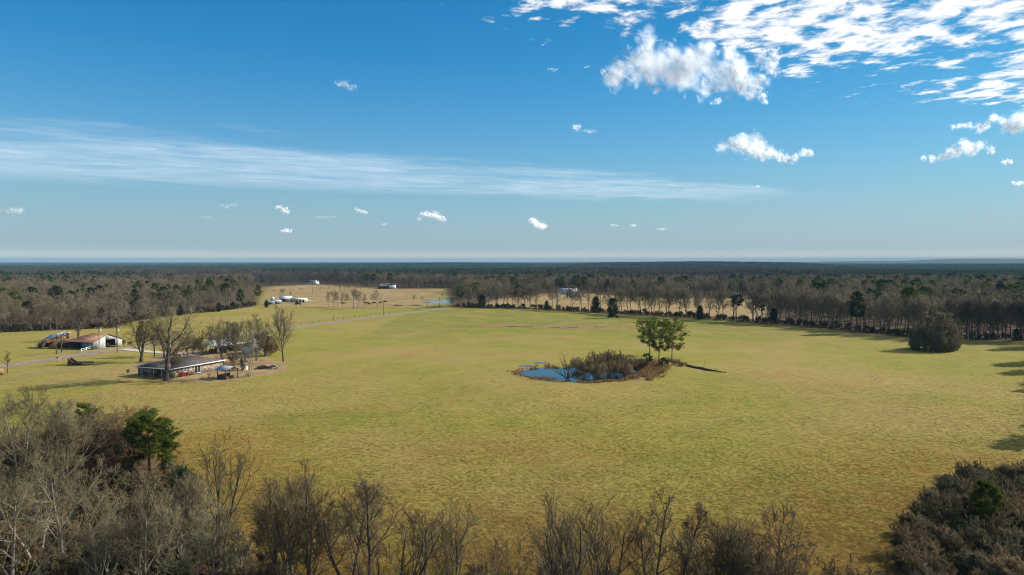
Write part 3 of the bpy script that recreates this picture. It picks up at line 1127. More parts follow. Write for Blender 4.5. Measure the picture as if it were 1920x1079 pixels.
# trees of the pasture beyond the road
for i, (px, py, top) in enumerate([(616, 576, 546), (626, 577, 543), (633, 576, 548), (642, 577, 546), (648, 576, 549), (663, 580, 540), (671, 580, 542), (684, 577, 550), (708, 576, 543)]):
    p = spot(px, py)
    lab = ['first slim bare tree from the mobile home', 'second slim bare tree from the mobile home', 'short bare sapling third in the roadside row', 'slim bare tree fourth in the roadside row',
           'thin bare tree fifth in the roadside row', 'broad bare tree left of its twin beside the grazing cows', 'broad forked bare tree nearest the grazing cows',
           'short bare tree between the broad twin trees and the lone tree', 'lone bare tree standing among the grazing cows'][i]
    MID[[3, 0, 4, 3, 7, 1, 2, 3, 9][i]].put(p, top_z(top, p.y), i * 1.7, lab, 'tree', 'bare trees beyond the farm road')
for i, (px, py, top) in enumerate([(637, 548, 530), (646, 547, 528), (655, 549, 529), (668, 547, 528), (692, 546, 531), (783, 541, 526), (976 - 200, 566, 552), (792, 566, 556), (829, 561, 549), (484, 556, 534), (528, 562, 540), (545, 560, 545)]):
    p = spot(px, py)
    lab = ['first bare tree of the clump left of the dark barn', 'second bare tree of the clump left of the dark barn', 'third bare tree of the clump left of the dark barn', 'last bare tree of the clump, towards the dark barn', 'lone bare tree close left of the dark barn',
           'dark bare tree at the pasture top right of the barn', 'pale bare tree left of the farm pond', 'small bare tree at the farm pond edge', 'dark bare tree above the farm pond',
           'bare tree at the wood edge left of the mobile home', 'bare tree behind the metal roofed sheds', 'thin bare tree behind the mobile home'][i]
    MID[(i * 3) % 10].put(p, top_z(top, p.y), i * 1.3, lab, 'tree', 'bare trees left of the dark barn' if i < 4 else None)

# evergreens one can tell apart
EV = [('p', 451, 579, 541, 'broad dark pine at the field corner left of the sheds'), ('p', 484, 571, 534, 'slim pine beside the sheds and the mobile home'),
      ('p', 54, 612, 564, 'left of two round headed pines above the wood behind the barn'), ('p', 92, 614, 567, 'right of two round headed pines above the wood behind the barn'),
      ('c', 338, 592, 571, 'dark cedar in the wood edge, first from the house side'), ('c', 410, 585, 567, 'dark cedar low in the wood edge beside the broad pine'), ('c', 437, 580, 565, 'dark cedar touching the broad pine at the field corner'),
      ('c', 904, 576, 552, 'dark cedar in the grove past the farm pond'), ('c', 1117, 586, 554, 'dark cedar in the far row beside the lone cedar'),
      ('c', 1149, 596, 556, 'lone dark cedar standing out in the field before the row'), ('c', 1312, 600, 572, 'dark round cedar in the row near the leaning pole'),
      ('p', 863, 576, 533, 'green pine at the left end of the grove'), ('p', 971, 577, 534, 'yellow green pine at the right end of the grove'), ('p', 892, 572, 528, 'dark topped pine behind the cedar in the grove'), ('p', 1381, 604, 551, 'dark pine right behind the leaning power pole'),
      ('p', 1605, 624, 545, 'tall dark pine in the wood left of the round thicket tree'), ('p', 1703, 620, 536, 'tall pine rising behind the round thicket tree'), ('p', 1427, 603, 560, 'small dark pine in the row right of the leaning pole'),
      ('c', 1451, 608, 577, 'dark cedar under the wood right of the leaning pole'), ('p', 1632, 600, 539, 'olive green pine top set back in the right wood'), ('c', 1025, 581, 563, 'small dark cedar in the far row below the white house'),
      ('c', 500, 577, 562, 'low dark cedar by the sheds'), ('c', 1906, 640, 617, 'green cedar in the dark scrub past the thicket tree'),
      ('p', 676, 545, 522, 'dark pine left of the dark barn'), ('p', 492, 538, 524, 'dark pine at the top corner of the pasture'), ('p', 508, 537, 527, 'dark pine second at the top corner of the pasture')]
for i, (k, px, py, top, lab) in enumerate(EV):
    p = spot(px, py)
    st = (PINES if k == 'p' else CEDARS)[i % 5]
    st.put(p, top_z(top, p.y), i * 2.1, lab, 'tree')

# round thicket tree in the right of the field
a, b = bare_tree(411, 13.4, 'oak', 1.6, .026, stems=3, r0=.34)
rg = np.random.default_rng(412)
for i in range(34):
    rr_, az_ = 7.6 * math.sqrt((i + .5) / 34), i * 2.4
    hh_ = 13.2 * math.sqrt(max(.08, 1 - (rr_ / 8.6) ** 2)) * rg.uniform(.62, 1.04)
    b2, c2 = bare_tree(1412 + i, max(3.0, hh_), 'shrub', 1.05, .022, stems=9 if rr_ > 3 else 7, r0=.07)
    off = np.array([rr_ * math.cos(az_), rr_ * math.sin(az_) * .8, 0])
    for q in (b2, c2):
        q.transform(lambda v: v * np.array([.8, .8, 1]) + off)
    a.merge(b2); b.merge(c2)
for i in range(19):
    az_ = i * 6.283 / 19 + rg.uniform(-.1, .1)
    rr_ = rg.uniform(6.0, 8.2)
    b2, c2 = bare_tree(1500 + i, rg.uniform(2.4, 4.2), 'shrub', 1.3, .022, stems=16)
    off = np.array([rr_ * math.cos(az_), rr_ * math.sin(az_) * .8, 0])
    for q in (b2, c2):
        q.transform(lambda v: v * np.array([1.1, 1.1, 1]) + off)
    a.merge(b2); b.merge(c2)
st = Stock('thicket_tree', a, b, M['bark_dark'], M['twig_mid'])
p = spot(1752, 656)
st.put(p, top_z(578, p.y), .6, 'huge round bare thicket tree standing alone in the right of the field', 'tree')

# big trees round the farmhouse
def special(seed, px, py, top, form, q, twig, label, tm='bark_dark', cm='twig', rz=0.0, name='bare_tree', **kw):
    p = spot(px, py)
    H = top_z(top, p.y) - p.z
    st = stock_bare(seed, H, form, q, twig, tm=tm, cm=cm, name=name, **kw)
    return st.put(p, H, rz, label, 'tree')


special(501, 312, 715, 562, 'spread', 2.0, .018, 'tallest bare tree before the near corner of the stone house', r0=.50, rz=.4, cm='twig_grey')
special(502, 265, 678, 588, 'spread', 2.0, .018, 'wide dark limbed bare tree behind the stone house', r0=.42, rz=2.2)
special(503, 331, 703, 650, 'spread', .9, .018, 'low lopped tree with stubby limbs at the stone house corner', r0=.28, stems=4, rz=1.0)
special(504, 532, 679, 566, 'vase', 1.2, .018, 'tall dark bare tree standing alone right of the log pile', r0=.36, stems=2, rz=2.0, cm='twig_grey')
special(505, 466, 706, 588, 'slim', 1.6, .016, 'slim pale bare tree right of the little open pavilion', tm='bark_pale', cm='twig_grey', r0=.17, stems=3)
special(506, 421, 684, 590, 'vase', .9, .016, 'many stemmed bare tree behind the little pavilion', tm='bark', cm='twig_grey', r0=.22, stems=4, rz=1.0)
special(507, 446, 676, 596, 'vase', 1.0, .016, 'spreading bare tree before the cream shed', tm='bark', cm='twig_grey', r0=.2, stems=2, rz=2.4)
special(508, 147, 640, 582, 'oak', 1.0, .022, 'dark spreading bare tree behind the rusty barn', r0=.4)
special(509, 106, 665, 625, 'slim', .35, .02, 'left of two small dark trees before the collapsed shed', r0=.16)
special(510, 116, 662, 624, 'slim', .35, .02, 'right of two small dark trees before the collapsed shed', r0=.18)
special(511, 14, 700, 656, 'slim', .4, .02, 'small leafless tree by the hay bale and road', r0=.13)
special(512, 212, 612, 583, 'oak', 1.0, .022, 'pale topped bare tree behind the barn gable', cm='twig_grey', r0=.3)
special(513, 440, 690, 600, 'slim', 1.3, .016, 'thin bare tree rising behind the pavilion roof', tm='bark', cm='twig_grey', r0=.14, stems=2)
special(514, 481, 676, 596, 'vase', 1.2, .016, 'fine twigged bare tree over the cream shed', tm='bark', cm='twig_grey', r0=.16, stems=3)
special(515, 405, 672, 606, 'slim', 1.2, .016, 'thin bare tree before the carport roof', tm='bark_dark', cm='twig', r0=.14, stems=2)
special(516, 372, 668, 616, 'vase', 1.2, .016, 'small bare tree between farmhouse ridge and carport', tm='bark', cm='twig_red', r0=.12, stems=4)
special(517, 290, 668, 606, 'spread', 1.6, .018, 'grey bare tree between the two widest ones', r0=.22, cm='twig_grey')
special(518, 352, 676, 618, 'spread', 1.4, .016, 'brown bare tree just behind the farmhouse roof', r0=.18)
# oak that kept its brown leaves
p = spot(497, 667)
H = top_z(616, p.y)
a, b = bare_tree(520, H, 'round', .9, .02, stems=3, r0=.14)
rg = np.random.default_rng(5)
tips = np.concatenate([v for v in b.v])
tips = tips[rg.choice(len(tips), 3600)]
br = Geo()
leaves(br, rg, tips + rg.normal(size=tips.shape) * .12, rg.normal(size=tips.shape), .22, .16)
o = Stock('leafy_oak', a, b, M['bark_dark'], M['twig_red']).put(p, H, 0, 'low oak still holding russet leaves right of the cream shed', 'tree')
part('leaves', br, M['brown_leaves'], o)['kind'] = 'stuff'
# shrubs behind the house
for i, (px, py, top, lab) in enumerate([(345, 664, 636, 'purple brown bush between the barn road and the carport'), (362, 663, 632, 'tall purple brown bush next to the carport'), (378, 666, 638, 'bush against the left post of the carport'),
                                   (330, 668, 644, 'low brown bush behind the stone house roof'), (240, 702, 691, 'small round brown bush left of the stone house'),
                                   (232, 648, 636, 'scrubby bush right of the barn gable'), (244, 650, 637, 'scrubby bush under the wide limbed tree'), (438, 686, 660, 'brown vine bush between pavilion and carport'), (330, 708, 690, 'dark vine bush at the shaded house wall'), (456, 694, 668, 'brown bush beside the white tank'), (292, 711, 693, 'dark bare bush before the shaded house porch'), (272, 709, 696, 'low dark bush before the shaded house end')]):
    p = spot(px, py)
    MID_SHRUB[i % 4].put(p, top_z(top, p.y) - p.z, i, lab, 'bush', None, 'bare_shrub')

# ------------------------------------------------------------------ pond: pines, snag, brush, log
POND_PINES = [(601, 1218, 667, 215, 594, -.10, dict(cb=.42, cr=.42, flat=True), 'left pond pine with a flat crown leaning left'),
              (602, 1235.6, 694, 0, 600, .02, dict(cb=.46, cr=.34, flat=True), 'front pond pine with the bare straight trunk'),
              (603, 1259.5, 674, 208, 594, .03, dict(cb=.30, cr=.38, flat=True), 'right pond pine with the rounded crown')]
for seed, px, py, yf, top, lean, kw, lab in POND_PINES:
    p = spot(px, py)
    H = top_z(top, p.y) - p.z
    a, b = pine_tree(seed, H, nlimb=36, clump=6, blades=85, bl=.30, bw=.055, r0=.20, lean=lean, mass=.62, **kw)
    Stock('pine_tree', a, b, M['pine_bark'], M['needles']).put(p, H, {601: .3, 602: 1.1, 603: 2.3}[seed], lab, 'tree')


def snag():
    rg = np.random.default_rng(77)
    g, h = Geo(), Geo()
    g.smooth = h.smooth = True
    n = 9
    base = np.zeros((n, 7, 3))
    az = np.array([2.7, 2.3, 3.3, 1.2, .6, 0.1, 1.8, 2.9, 5.0])
    tl = np.array([.35, .55, 1.05, .15, .55, .95, .1, .8, .5])
    L = np.array([7.4, 6.0, 6.0, 6.2, 5.4, 4.6, 5.2, 5.0, 3.4])
    d = unit(np.stack([np.cos(az) * np.sin(tl), .5 * np.sin(az) * np.sin(tl), np.cos(tl)], 1))
    base[:, 0] = rg.normal(size=(n, 3)) * np.array([.25, .2, 0])
    for k in range(1, 7):
        d = unit(d + rg.normal(size=(n, 3)) * .09 + np.array([0, 0, .03]))
        base[:, k] = base[:, k - 1] + d * (L / 6)[:, None]
    rad = np.linspace(.13, .03, 7)[None] * np.ones((n, 1))
    tubes(g, base, rad, 6)
    p1, r1 = grow_children(rg, base, rad, 6, .25, .95, 45, 12, .3, .3, .05, 5, .5, .15, .4, .3)
    tubes(h, p1, np.maximum(r1, .018), 4)
    p2, r2 = grow_children(rg, p1, r1, 4, .3, 1, 45, 12, .4, .3, .05, 2, .5, .15, .4, .3)
    spikes(h, p2[:, 0], p2[:, 1], .016)
    p = spot(1066, 709)
    o = thing('dead_snag', 'dead grey drowned tree with bare stems splayed out of the pond', 'dead tree', (p.x, p.y, -.45))
    part('trunk', g, M['bark_dark'], o)
    part('crown', h, M['bark_dark'], o)


snag()
# fallen log with a stick standing on it
pa, pb = onground(1285, 690.5), onground(1364, 701.5)
g = Geo(); g.smooth = True
mid = (pa + pb) / 2
dv = pb - pa
rgl = np.random.default_rng(3)
ll = [tuple(-dv / 2 + dv * t + Vector((rgl.normal() * .12, rgl.normal() * .12, .16 + .05 * rgl.normal()))) for t in np.linspace(0, 1, 9)]
g.tube(ll, [.42, .40, .36, .33, .28, .24, .18, .12, .05], 9)
lg = thing('fallen_log', 'long dark fallen log lying in the grass right of the pond', 'log', mid)
part('trunk', g, M['bark_dark'], lg)
for t, hh, sx in ((.45, 2.3, .25), (.75, .9, -.4), (.3, .6, .5)):
    g = Geo()
    q = -dv / 2 + dv * t
    g.tube([tuple(q + Vector((0, 0, .2))), tuple(q + Vector((sx * .4, .1, .2 + hh * .6))), tuple(q + Vector((sx, .2, .2 + hh)))], [.05, .035, .012], 5)
    part('branch', g, M['bark_dark'], lg)

# willow brush standing in the pond, told apart as clumps
BRUSH = [stock_bare(160 + i, 5, 'shrub', 1.6, .014, cm='twig_willow', tm='twig_willow', stems=26, name='willow_clump') for i in range(3)]
for i, (px, py, top, lab) in enumerate([(1100, 704, 662, 'low willow brush right behind the dead snag'), (1118, 698, 654, 'tall upright willow clump left of centre in the pond'), (1138, 694, 648, 'tallest willow clump in the middle of the pond'),
                                   (1158, 697, 651, 'willow clump right of the tallest one'), (1146, 706, 668, 'dark willow brush over the pond front edge'), (1120, 710, 674, 'low willow brush by the open water'),
                                   (1178, 692, 668, 'spreading brush between willows and pines'), (1196, 690, 668, 'grey brush left of the pond pines'), (1172, 704, 676, 'dark brush low at the right of the pond'),
                                   (1212, 690, 670, 'brush clump at the foot of the left pond pine'), (1250, 686, 668, 'brown brush between the two right pond pines'), (1266, 688, 668, 'reddish brush right of the pond pines'), (1277, 691, 674, 'low reddish brush where the fallen log starts'),
                                   (1084, 690, 668, 'thin brush at the far pond bank')]):
    p = spot(px, py)
    st = BRUSH[i % 3]
    o = st.put((p.x, p.y, min(p.z, 0.4)), (top_z(top, p.y) - p.z) * (.95), i * 1.9, lab, 'bush', None, 'willow_clump')
    w = [1.25, .8, .75, .8, 1.2, 1.3, 1.5, 1.5, 1.5, 1.6, 1.8, 2.1, 2.3, 1.2][i]
    o.scale = (o.scale[0] * w, o.scale[1] * w, o.scale[2])
a, b = cedar_tree(330, 3.0, rad=.55, n=1800, bl=.25, bw=.12, shape='round')
ES = Stock('evergreen_shrub', a, b, M['bark_dark'], M['needles_dark'])
for px, py, h, lab in ((1213, 689, 3.2, 'dark evergreen shrub on the pond bank left of the front pine'), (1243, 694, 2.6, 'dark evergreen shrub right beside the front pine'), (1020, 712.5, .1, None)):
    if lab:
        ES.put(spot(px, py), h, px, lab, 'bush')
# half sunk brush heap in the open water
g = Geo(); g.smooth = True
rg = np.random.default_rng(9)
n = 260
c = np.stack([rg.normal(size=n) * 1.5, rg.normal(size=n) * .6, np.zeros(n)], 1)
d = unit(rg.normal(size=(n, 3)) * np.array([1, .6, .35]) + np.array([0, 0, .25]))
spikes(g, c, c + d * (.5 + 1.0 * rg.random((n, 1))), .05)
p = spot(1018, 708)
o = ob('brush_heap', g.mesh('brush_heap', M['twig_red']), None, (p.x, p.y, -.3))
tag(o, 'heap of dead brush half sunk in the open pond water', 'brush heap')

# dry sedge along the pond margin and swampy strip: nobody could count it
def tuft_mesh(seed, n, h, w, m, spread=.16):
    rg = np.random.default_rng(seed)
    g = Geo()
    c = np.stack([rg.normal(size=n) * spread, rg.normal(size=n) * spread, np.zeros(n)], 1)
    d = unit(np.stack([rg.normal(size=n) * .5, rg.normal(size=n) * .5, np.ones(n)], 1))
    leaves(g, rg, c, d, h * (.6 + .7 * rg.random(n)), w)
    return g.mesh('tuft', m)


def sward_mat(name, k):
    m = bpy.data.materials.new(name)
    m.use_nodes = True
    t = NT(m.node_tree)
    oi = t.n('ShaderNodeObjectInfo')
    pos = oi.outputs['Location']
    n_big = t.noise(pos, .018, 4, .55, .3)
    n_mid = t.noise(pos, .085, 5, .6, .5)
    col = t.mix(t.step(n_mid, .36, .66), rgba((.212, .190, .040)), rgba((.162, .166, .032)))
    col = t.mix(t.step(n_big, .40, .66), col, rgba((.245, .187, .064)))
    wp = t.n('ShaderNodeVectorMath', {0: pos, 1: (30, 150, 0)}, operation='SUBTRACT').outputs[0]
    ln = t.n('ShaderNodeVectorMath', {0: wp}, operation='LENGTH').outputs['Value']
    rings = t.noise(t.n('ShaderNodeCombineXYZ', {0: t.math('MULTIPLY', ln, .55), 1: t.math('MULTIPLY', n_big, 3.0), 2: 0.0}).outputs[0], 1.0, 3, .6)
    col = t.mix(t.math('MULTIPLY', t.step(rings, .45, .68), .42), col, rgba((.27, .19, .06)))
    pt = t.step(t.noise(pos, .045, 6, .62, .6), .54, .68)
    col = t.mix(t.math('MULTIPLY', pt, .8), col, rgba((.25, .150, .052)))
    v = t.n('ShaderNodeMapRange', {0: oi.outputs['Random'], 3: k * .92, 4: k * 1.08}).outputs[0]
    col = t.n('ShaderNodeHueSaturation', {'Value': v, 'Color': col}).outputs[0]
    d = t.n('ShaderNodeBsdfDiffuse', {'Color': col})
    tr = t.n('ShaderNodeBsdfTranslucent', {'Color': col})
    mx = t.n('ShaderNodeMixShader', {0: .35, 1: d.outputs[0], 2: tr.outputs[0]})
    t.n('ShaderNodeOutputMaterial', {'Surface': mx.outputs[0]})
    return m


M['sedge'] = leaf_mat('sedge', (.17, .095, .042), (.34, .235, .115), rnd=.35, scale=2)
M['blade'] = sward_mat('blade', 1.0)
M['blade_dry'] = leaf_mat('blade_dry', (.235, .15, .042), (.31, .215, .075), rnd=.3, scale=2)
M['blade_dark'] = leaf_mat('blade_dark', (.10, .10, .022), (.15, .135, .03), rnd=.3, scale=2)
sm = [tuft_mesh(i, 26, .75, .07, M['sedge']) for i in range(4)]
pts = []
for _ in range(26000):
    x, y = rng.uniform(-8, 62), rng.uniform(160, 210)
    pts.append((x, y))
pts = np.array(pts)
dd = seg_dist(POND, pts[:, 0], pts[:, 1])
ins = inside(POND, pts[:, 0], pts[:, 1])
lim = np.where(pts[:, 0] > 34, 8.0, np.where(pts[:, 1] < 178, 3.2, 2.2)) * (.4 + .6 * rng.random(len(pts)))
keep = (dd < lim) & (~ins | (dd < .35))
keep &= rng.random(len(pts)) < np.where(pts[:, 0] > 16, .40, .12)
pts = pts[keep]
z = terrain(pts[:, 0], pts[:, 1]) - .03
scatter('dry_sedge', np.column_stack([pts, z]), rng.random(len(pts)) * 6.28, .5 + .8 * rng.random(len(pts)) * np.where(pts[:, 0] > 30, 1.2, .8), rng.integers(0, 4, len(pts)), sm,
        'rusty dry sedge round the pond margin')

# ------------------------------------------------------------------ trees before the camera
NEARQ = 2.6


def near(seed, px, top, y, form, label, q=NEARQ, twig=.010, tm='bark', cm='twig', stems=1, r0=None, rz=0.0, name='bare_tree', cat='tree'):
    x = uu(px, top) * y
    z0 = tz(x, y)
    H = top_z(top, y) - z0
    st = stock_bare(seed, H, form, q, twig, tm=tm, cm=cm, stems=stems, r0=r0, name=name)
    return st.put((x, y, z0), H, rz, label, cat)


NEAR = [
    # px, top row, distance, form, stems, bark, twigs, label
    (30, 722, 88, 'oak', 2, 'bark_pale', 'twig_grey', 'grey bare tree at the frame edge, topping the near left wood'),
    (78, 742, 84, 'vase', 2, 'bark', 'twig_grey', 'grey bare tree left of the small round pine top'),
    (-30, 760, 74, 'oak', 1, 'bark_pale', 'twig_grey', 'pale limbed bare tree half out of frame'),
    (120, 772, 80, 'oak', 1, 'bark_dark', 'twig_dark', 'dark bare tree under the small round pine top'),
    (60, 815, 66, 'oak', 2, 'bark_pale', 'twig_grey', 'white barked forked tree in the near left wood'),
    (112, 850, 62, 'oak', 1, 'bark_pale', 'twig_grey', 'white barked leaning tree right of the forked one'),
    (10, 880, 54, 'oak', 1, 'bark_pale', 'twig_grey', 'pale tree filling the bottom left corner'),
    (190, 905, 58, 'vase', 3, 'bark_pale', 'twig_grey', 'grey many stemmed tree below the orange grass gap'),
    (265, 905, 58, 'oak', 2, 'bark_pale', 'twig_grey', 'pale twiggy tree in front of the round green pine'),
    (330, 890, 62, 'vase', 2, 'bark', 'twig_grey', 'grey tree right below the round green pine'),
    (240, 758, 92, 'vase', 3, 'bark', 'twig_red', 'brown thicket tree behind the round green pine'),
    (180, 760, 94, 'round', 4, 'bark', 'twig_red', 'bushy brown thicket tree between the two near pines'),
    (212, 800, 88, 'round', 3, 'bark', 'twig_red', 'low brown thicket tree left of the round green pine'),
    (408, 800, 66, 'vase', 3, 'bark_dark', 'twig_dark', 'tallest upright bare tree standing clear by the round pine'),
    (385, 930, 56, 'oak', 2, 'bark', 'twig_grey', 'grey bare tree at the foot of the tallest upright one'),
    (518, 860, 60, 'vase', 2, 'bark_dark', 'twig_dark', 'upright bare tree with a leaning trunk, second along the edge'),
    (556, 878, 58, 'vase', 2, 'bark', 'twig', 'fine twigged bare tree in the middle of the near row'),
    (585, 905, 55, 'slim', 2, 'bark_dark', 'twig_dark', 'slim bare tree beside the fine twigged one'),
    (652, 885, 59, 'oak', 2, 'bark_dark', 'twig_dark', 'dark forked bare tree with a sloping trunk'),
    (690, 892, 57, 'slim', 1, 'bark_dark', 'twig_dark', 'straight slim bare tree right of the dark forked one'),
    (728, 944, 54, 'shrub', 7, 'bark_dark', 'twig_red', 'bush of brown stems keeping a few russet leaves'),
    (795, 952, 54, 'oak', 1, 'bark_pale', 'twig', 'bare tree with one pale trunk bending left'),
    (855, 944, 55, 'vase', 3, 'bark_dark', 'twig_dark', 'dense dark bare tree right of the pale bending trunk'),
    (940, 1003, 50, 'vase', 3, 'bark', 'twig_red', 'low reddish bare tree alone between the two big clumps'),
    (1068, 918, 54, 'vase', 4, 'bark_dark', 'twig_dark', 'broad many stemmed bare tree, left of its pair'),
    (1140, 922, 55, 'vase', 4, 'bark_dark', 'twig_dark', 'broad many stemmed bare tree, right of its pair'),
    (1045, 945, 53, 'vase', 3, 'bark_dark', 'twig_grey', 'greyer bare tree leaning out of the broad clump'),
    (1228, 913, 56, 'slim', 2, 'bark_dark', 'twig_dark', 'slim forked bare tree right of the broad clump'),
    (1258, 940, 54, 'slim', 1, 'bark_dark', 'twig_red', 'slim reddish bare tree beside the slim forked one'),
    (1308, 978, 51, 'slim', 2, 'bark_dark', 'twig_dark', 'first slim dark bare tree of the last clump'),
    (1348, 968, 52, 'vase', 2, 'bark_dark', 'twig_dark', 'second bare tree of the last clump, fan shaped'),
    (1395, 962, 53, 'vase', 2, 'bark_dark', 'twig_dark', 'third bare tree of the last clump with a rounded head'),
    (1442, 948, 53, 'oak', 2, 'bark_dark', 'twig_dark', 'widest bare tree of the last clump before the open grass'),
    (1490, 1005, 50, 'vase', 3, 'bark_dark', 'twig_red', 'low bare tree trailing off right of the last clump'),
]
for i, (px, top, y, form, stems, tm, cm, lab) in enumerate(NEAR):
    near(700 + i, px, top - (5 if px > 420 else 10 if px > 360 else 6), y, form, lab, q=((.75 if stems > 2 else 1.0 if stems == 2 else 1.4) if px > 360 else 1.5), stems=stems, tm=tm, cm=cm, rz=i * 1.1, twig=(.0115 if px > 360 else .0095), r0=.19 if stems == 1 else .22)

# near pines
for i, (px, top, y, kw, lab) in enumerate([
        (278, 770, 90, dict(cb=.46, cr=.34, nlimb=64, clump=10, blades=46, bl=.30, bw=.075, r0=.26), 'round headed green pine rising from the near left wood'),
        (160, 752, 96, dict(cb=.66, cr=.15, nlimb=30, clump=7, blades=40, bl=.26, bw=.07, flat=True, r0=.2), 'small round pine top at the back of the near left wood')]):
    x = uu(px, top) * y
    H = top_z(top, y)
    a, b = pine_tree(760 + i, H, **kw)
    Stock('pine_tree', a, b, M['pine_bark'], M['needles']).put((x, y, tz(x, y)), H, i, lab, 'tree')
for i, (px, top, y, rad, lab) in enumerate([(100, 790, 84, .3, 'dark cedar deep in the near left wood'), (228, 822, 92, .35, 'dark cedar at the left foot of the round green pine'), (188, 792, 92, .42, 'broad olive cedar behind the brown thicket trees'), (345, 870, 76, .4, 'green cedar under the round green pine, right side')]):
    x = uu(px, top) * y
    H = top_z(top, y)
    a, b = cedar_tree(770 + i, H, rad=rad, n=5200, bl=.28, bw=.09, shape='round')
    Stock('cedar_tree', a, b, M['bark_dark'], M['needles_dark']).put((x, y, tz(x, y)), H, i, lab, 'tree')

# thicket at the lower right
RT = [(1775, 888, 88, 'bushy brown shrub at the tip of the near right thicket'), (1830, 880, 90, 'bushy grey brown shrub topping the near right thicket'), (1890, 878, 92, 'dense shrub in the near right thicket at the frame edge'), (1745, 930, 82, 'thin grey shrub at the open side of the near right thicket'),
      (1810, 925, 80, 'brown shrub left of the small thicket pine'), (1880, 930, 78, 'brown shrub right of the small thicket pine'), (1770, 985, 70, 'grey shrub below the small thicket pine'), (1900, 985, 68, 'dense dark shrub by the frame edge, below the thicket pine'),
      (1735, 1010, 66, 'low shrub casting shade on the orange grass'), (1830, 1030, 62, 'shrub at the bottom of the near right thicket'), (1900, 1040, 58, 'shrub in the bottom right corner'), (1760, 1060, 58, 'twiggy shrub at the bottom edge left of the corner'), (1940, 905, 92, 'shrub half out of frame in the near right thicket')]
rst = [stock_bare(800 + i, 6, 'round', 2.2, .012, cm=['twig_willow', 'twig_grey'][i % 2], tm='bark', stems=7, r0=.08, name='thicket_shrub') for i in range(4)]
for i, (px, top, y, lab) in enumerate(RT):
    x = uu(px, top) * y
    z0 = tz(x, y)
    H = max(2.5, top_z(top, y) - z0)
    rst[i % 4].put((x, y, z0), H, i * 1.3, lab, 'bush', None, 'thicket_shrub')
x, y = uu(1847, 905) * 76, 76
a, b = pine_tree(790, top_z(898, y), cb=.12, cr=.30, nlimb=46, clump=6, blades=50, bl=.26, bw=.06, r0=.1)
Stock('pine_tree', a, b, M['pine_bark'], M['needles']).put((x, y, tz(x, y)), top_z(898, y), 0, 'small young pine inside the near right thicket', 'tree')
a, b = cedar_tree(791, 4.5, rad=.5, n=6000, bl=.2, bw=.08, shape='round')
es2 = Stock('evergreen_shrub', a, b, M['bark_dark'], M['needles_dark'])
for i, (px, py, y, lab) in enumerate([(1800, 1000, 72, 'dark evergreen shrub under the small thicket pine'), (1870, 1010, 66, 'dark evergreen shrub nearest the corner'), (1900, 960, 74, 'dark evergreen shrub behind the corner one'), (1770, 1045, 64, 'dark evergreen shrub at the thicket front')]):
    x = uu(px, py) * y
    es2.put((x, y, tz(x, y)), max(2.4, top_z(py, y)), i * 2, lab, 'bush')

# trees just outside the right of the view: they throw the long shadows that reach in
for i, (x, y, h) in enumerate([(182, 235, 15), (190, 243, 14), (160, 201, 15), (151, 187, 15), (166, 190, 14), (142, 171, 14), (136, 163, 14), (98, 116, 13), (126, 146, 14), (200, 252, 15), (110, 128, 12)]):
    if i in (0, 2, 3, 6, 7, 8, 10):
        CEDARS[i % 5].put((x, y, tz(x, y)), h, i, 'evergreen of the right hand treeline, shading the field', 'tree', 'evergreens of the right hand treeline')
    else:
        MID[i % 10].put((x, y, tz(x, y)), h, i, 'bare tree of the right hand treeline, shading the field', 'tree', 'bare trees of the right hand treeline')

# ------------------------------------------------------------------ undergrowth and woods too many to count
def bush_mesh(seed, H, m1, q=1.6, twig=.014, stems=16, leafy=0, lm=None):
    a, b = bare_tree(seed, H, 'shrub', q, twig, stems=stems)
    g = Geo(); g.smooth = True
    g.merge(a, 0); g.merge(b, 0)
    mats = [M[m1]]
    if leafy:
        rg = np.random.default_rng(seed)
        tp = np.concatenate(b.v)
        tp = tp[rg.choice(len(tp), leafy)]
        leaves(g, rg, tp, rg.normal(size=tp.shape), .16, .1, 1)
        mats.append(M[lm or ('needles_dark' if seed % 2 else 'brown_leaves')])
    return g.mesh('bush', mats)


bm = [bush_mesh(900, 2.6, 'twig'), bush_mesh(901, 2.4, 'twig_red'), bush_mesh(902, 2.8, 'twig_grey'), bush_mesh(903, 2.2, 'twig', leafy=900), bush_mesh(904, 2.2, 'twig_red', leafy=500), bush_mesh(905, 2.4, 'twig_willow', leafy=1300, lm='olive'), bush_mesh(906, 2.2, 'twig_grey', leafy=900, lm='olive'), bush_mesh(907, 3.2, 'twig_willow', .9, .016, stems=9), bush_mesh(908, 3.4, 'twig', .9, .016, stems=7)]
pts = []
while len(pts) < 4200:
    x, y = rng.uniform(-110, 95), rng.uniform(44, 118)
    if abs(x) > .86 * y + 4:
        continue
    pts.append((x, y))
pts = np.array(pts)
op = inside(OPEN1, pts[:, 0], pts[:, 1])
dd = seg_dist(FG_EDGE + RIGHT_EDGE, pts[:, 0], pts[:, 1], False)
left = pts[:, 0] < -.35 * pts[:, 1]
right = pts[:, 0] > .52 * pts[:, 1]
keep = (~op | (dd < np.where(right, .8, 3.0))) & (left & (rng.random(len(pts)) < .75) | right | (pts[:, 1] < 62) & (rng.random(len(pts)) < .22))
orange_gap = np.hypot(pts[:, 0] + 55.5, pts[:, 1] - 98) < 9
keep &= ~orange_gap & ~(np.hypot(pts[:, 0] - 52.5, pts[:, 1] - 74) < 2.6)
pts = pts[keep]
z = terrain(pts[:, 0], pts[:, 1])
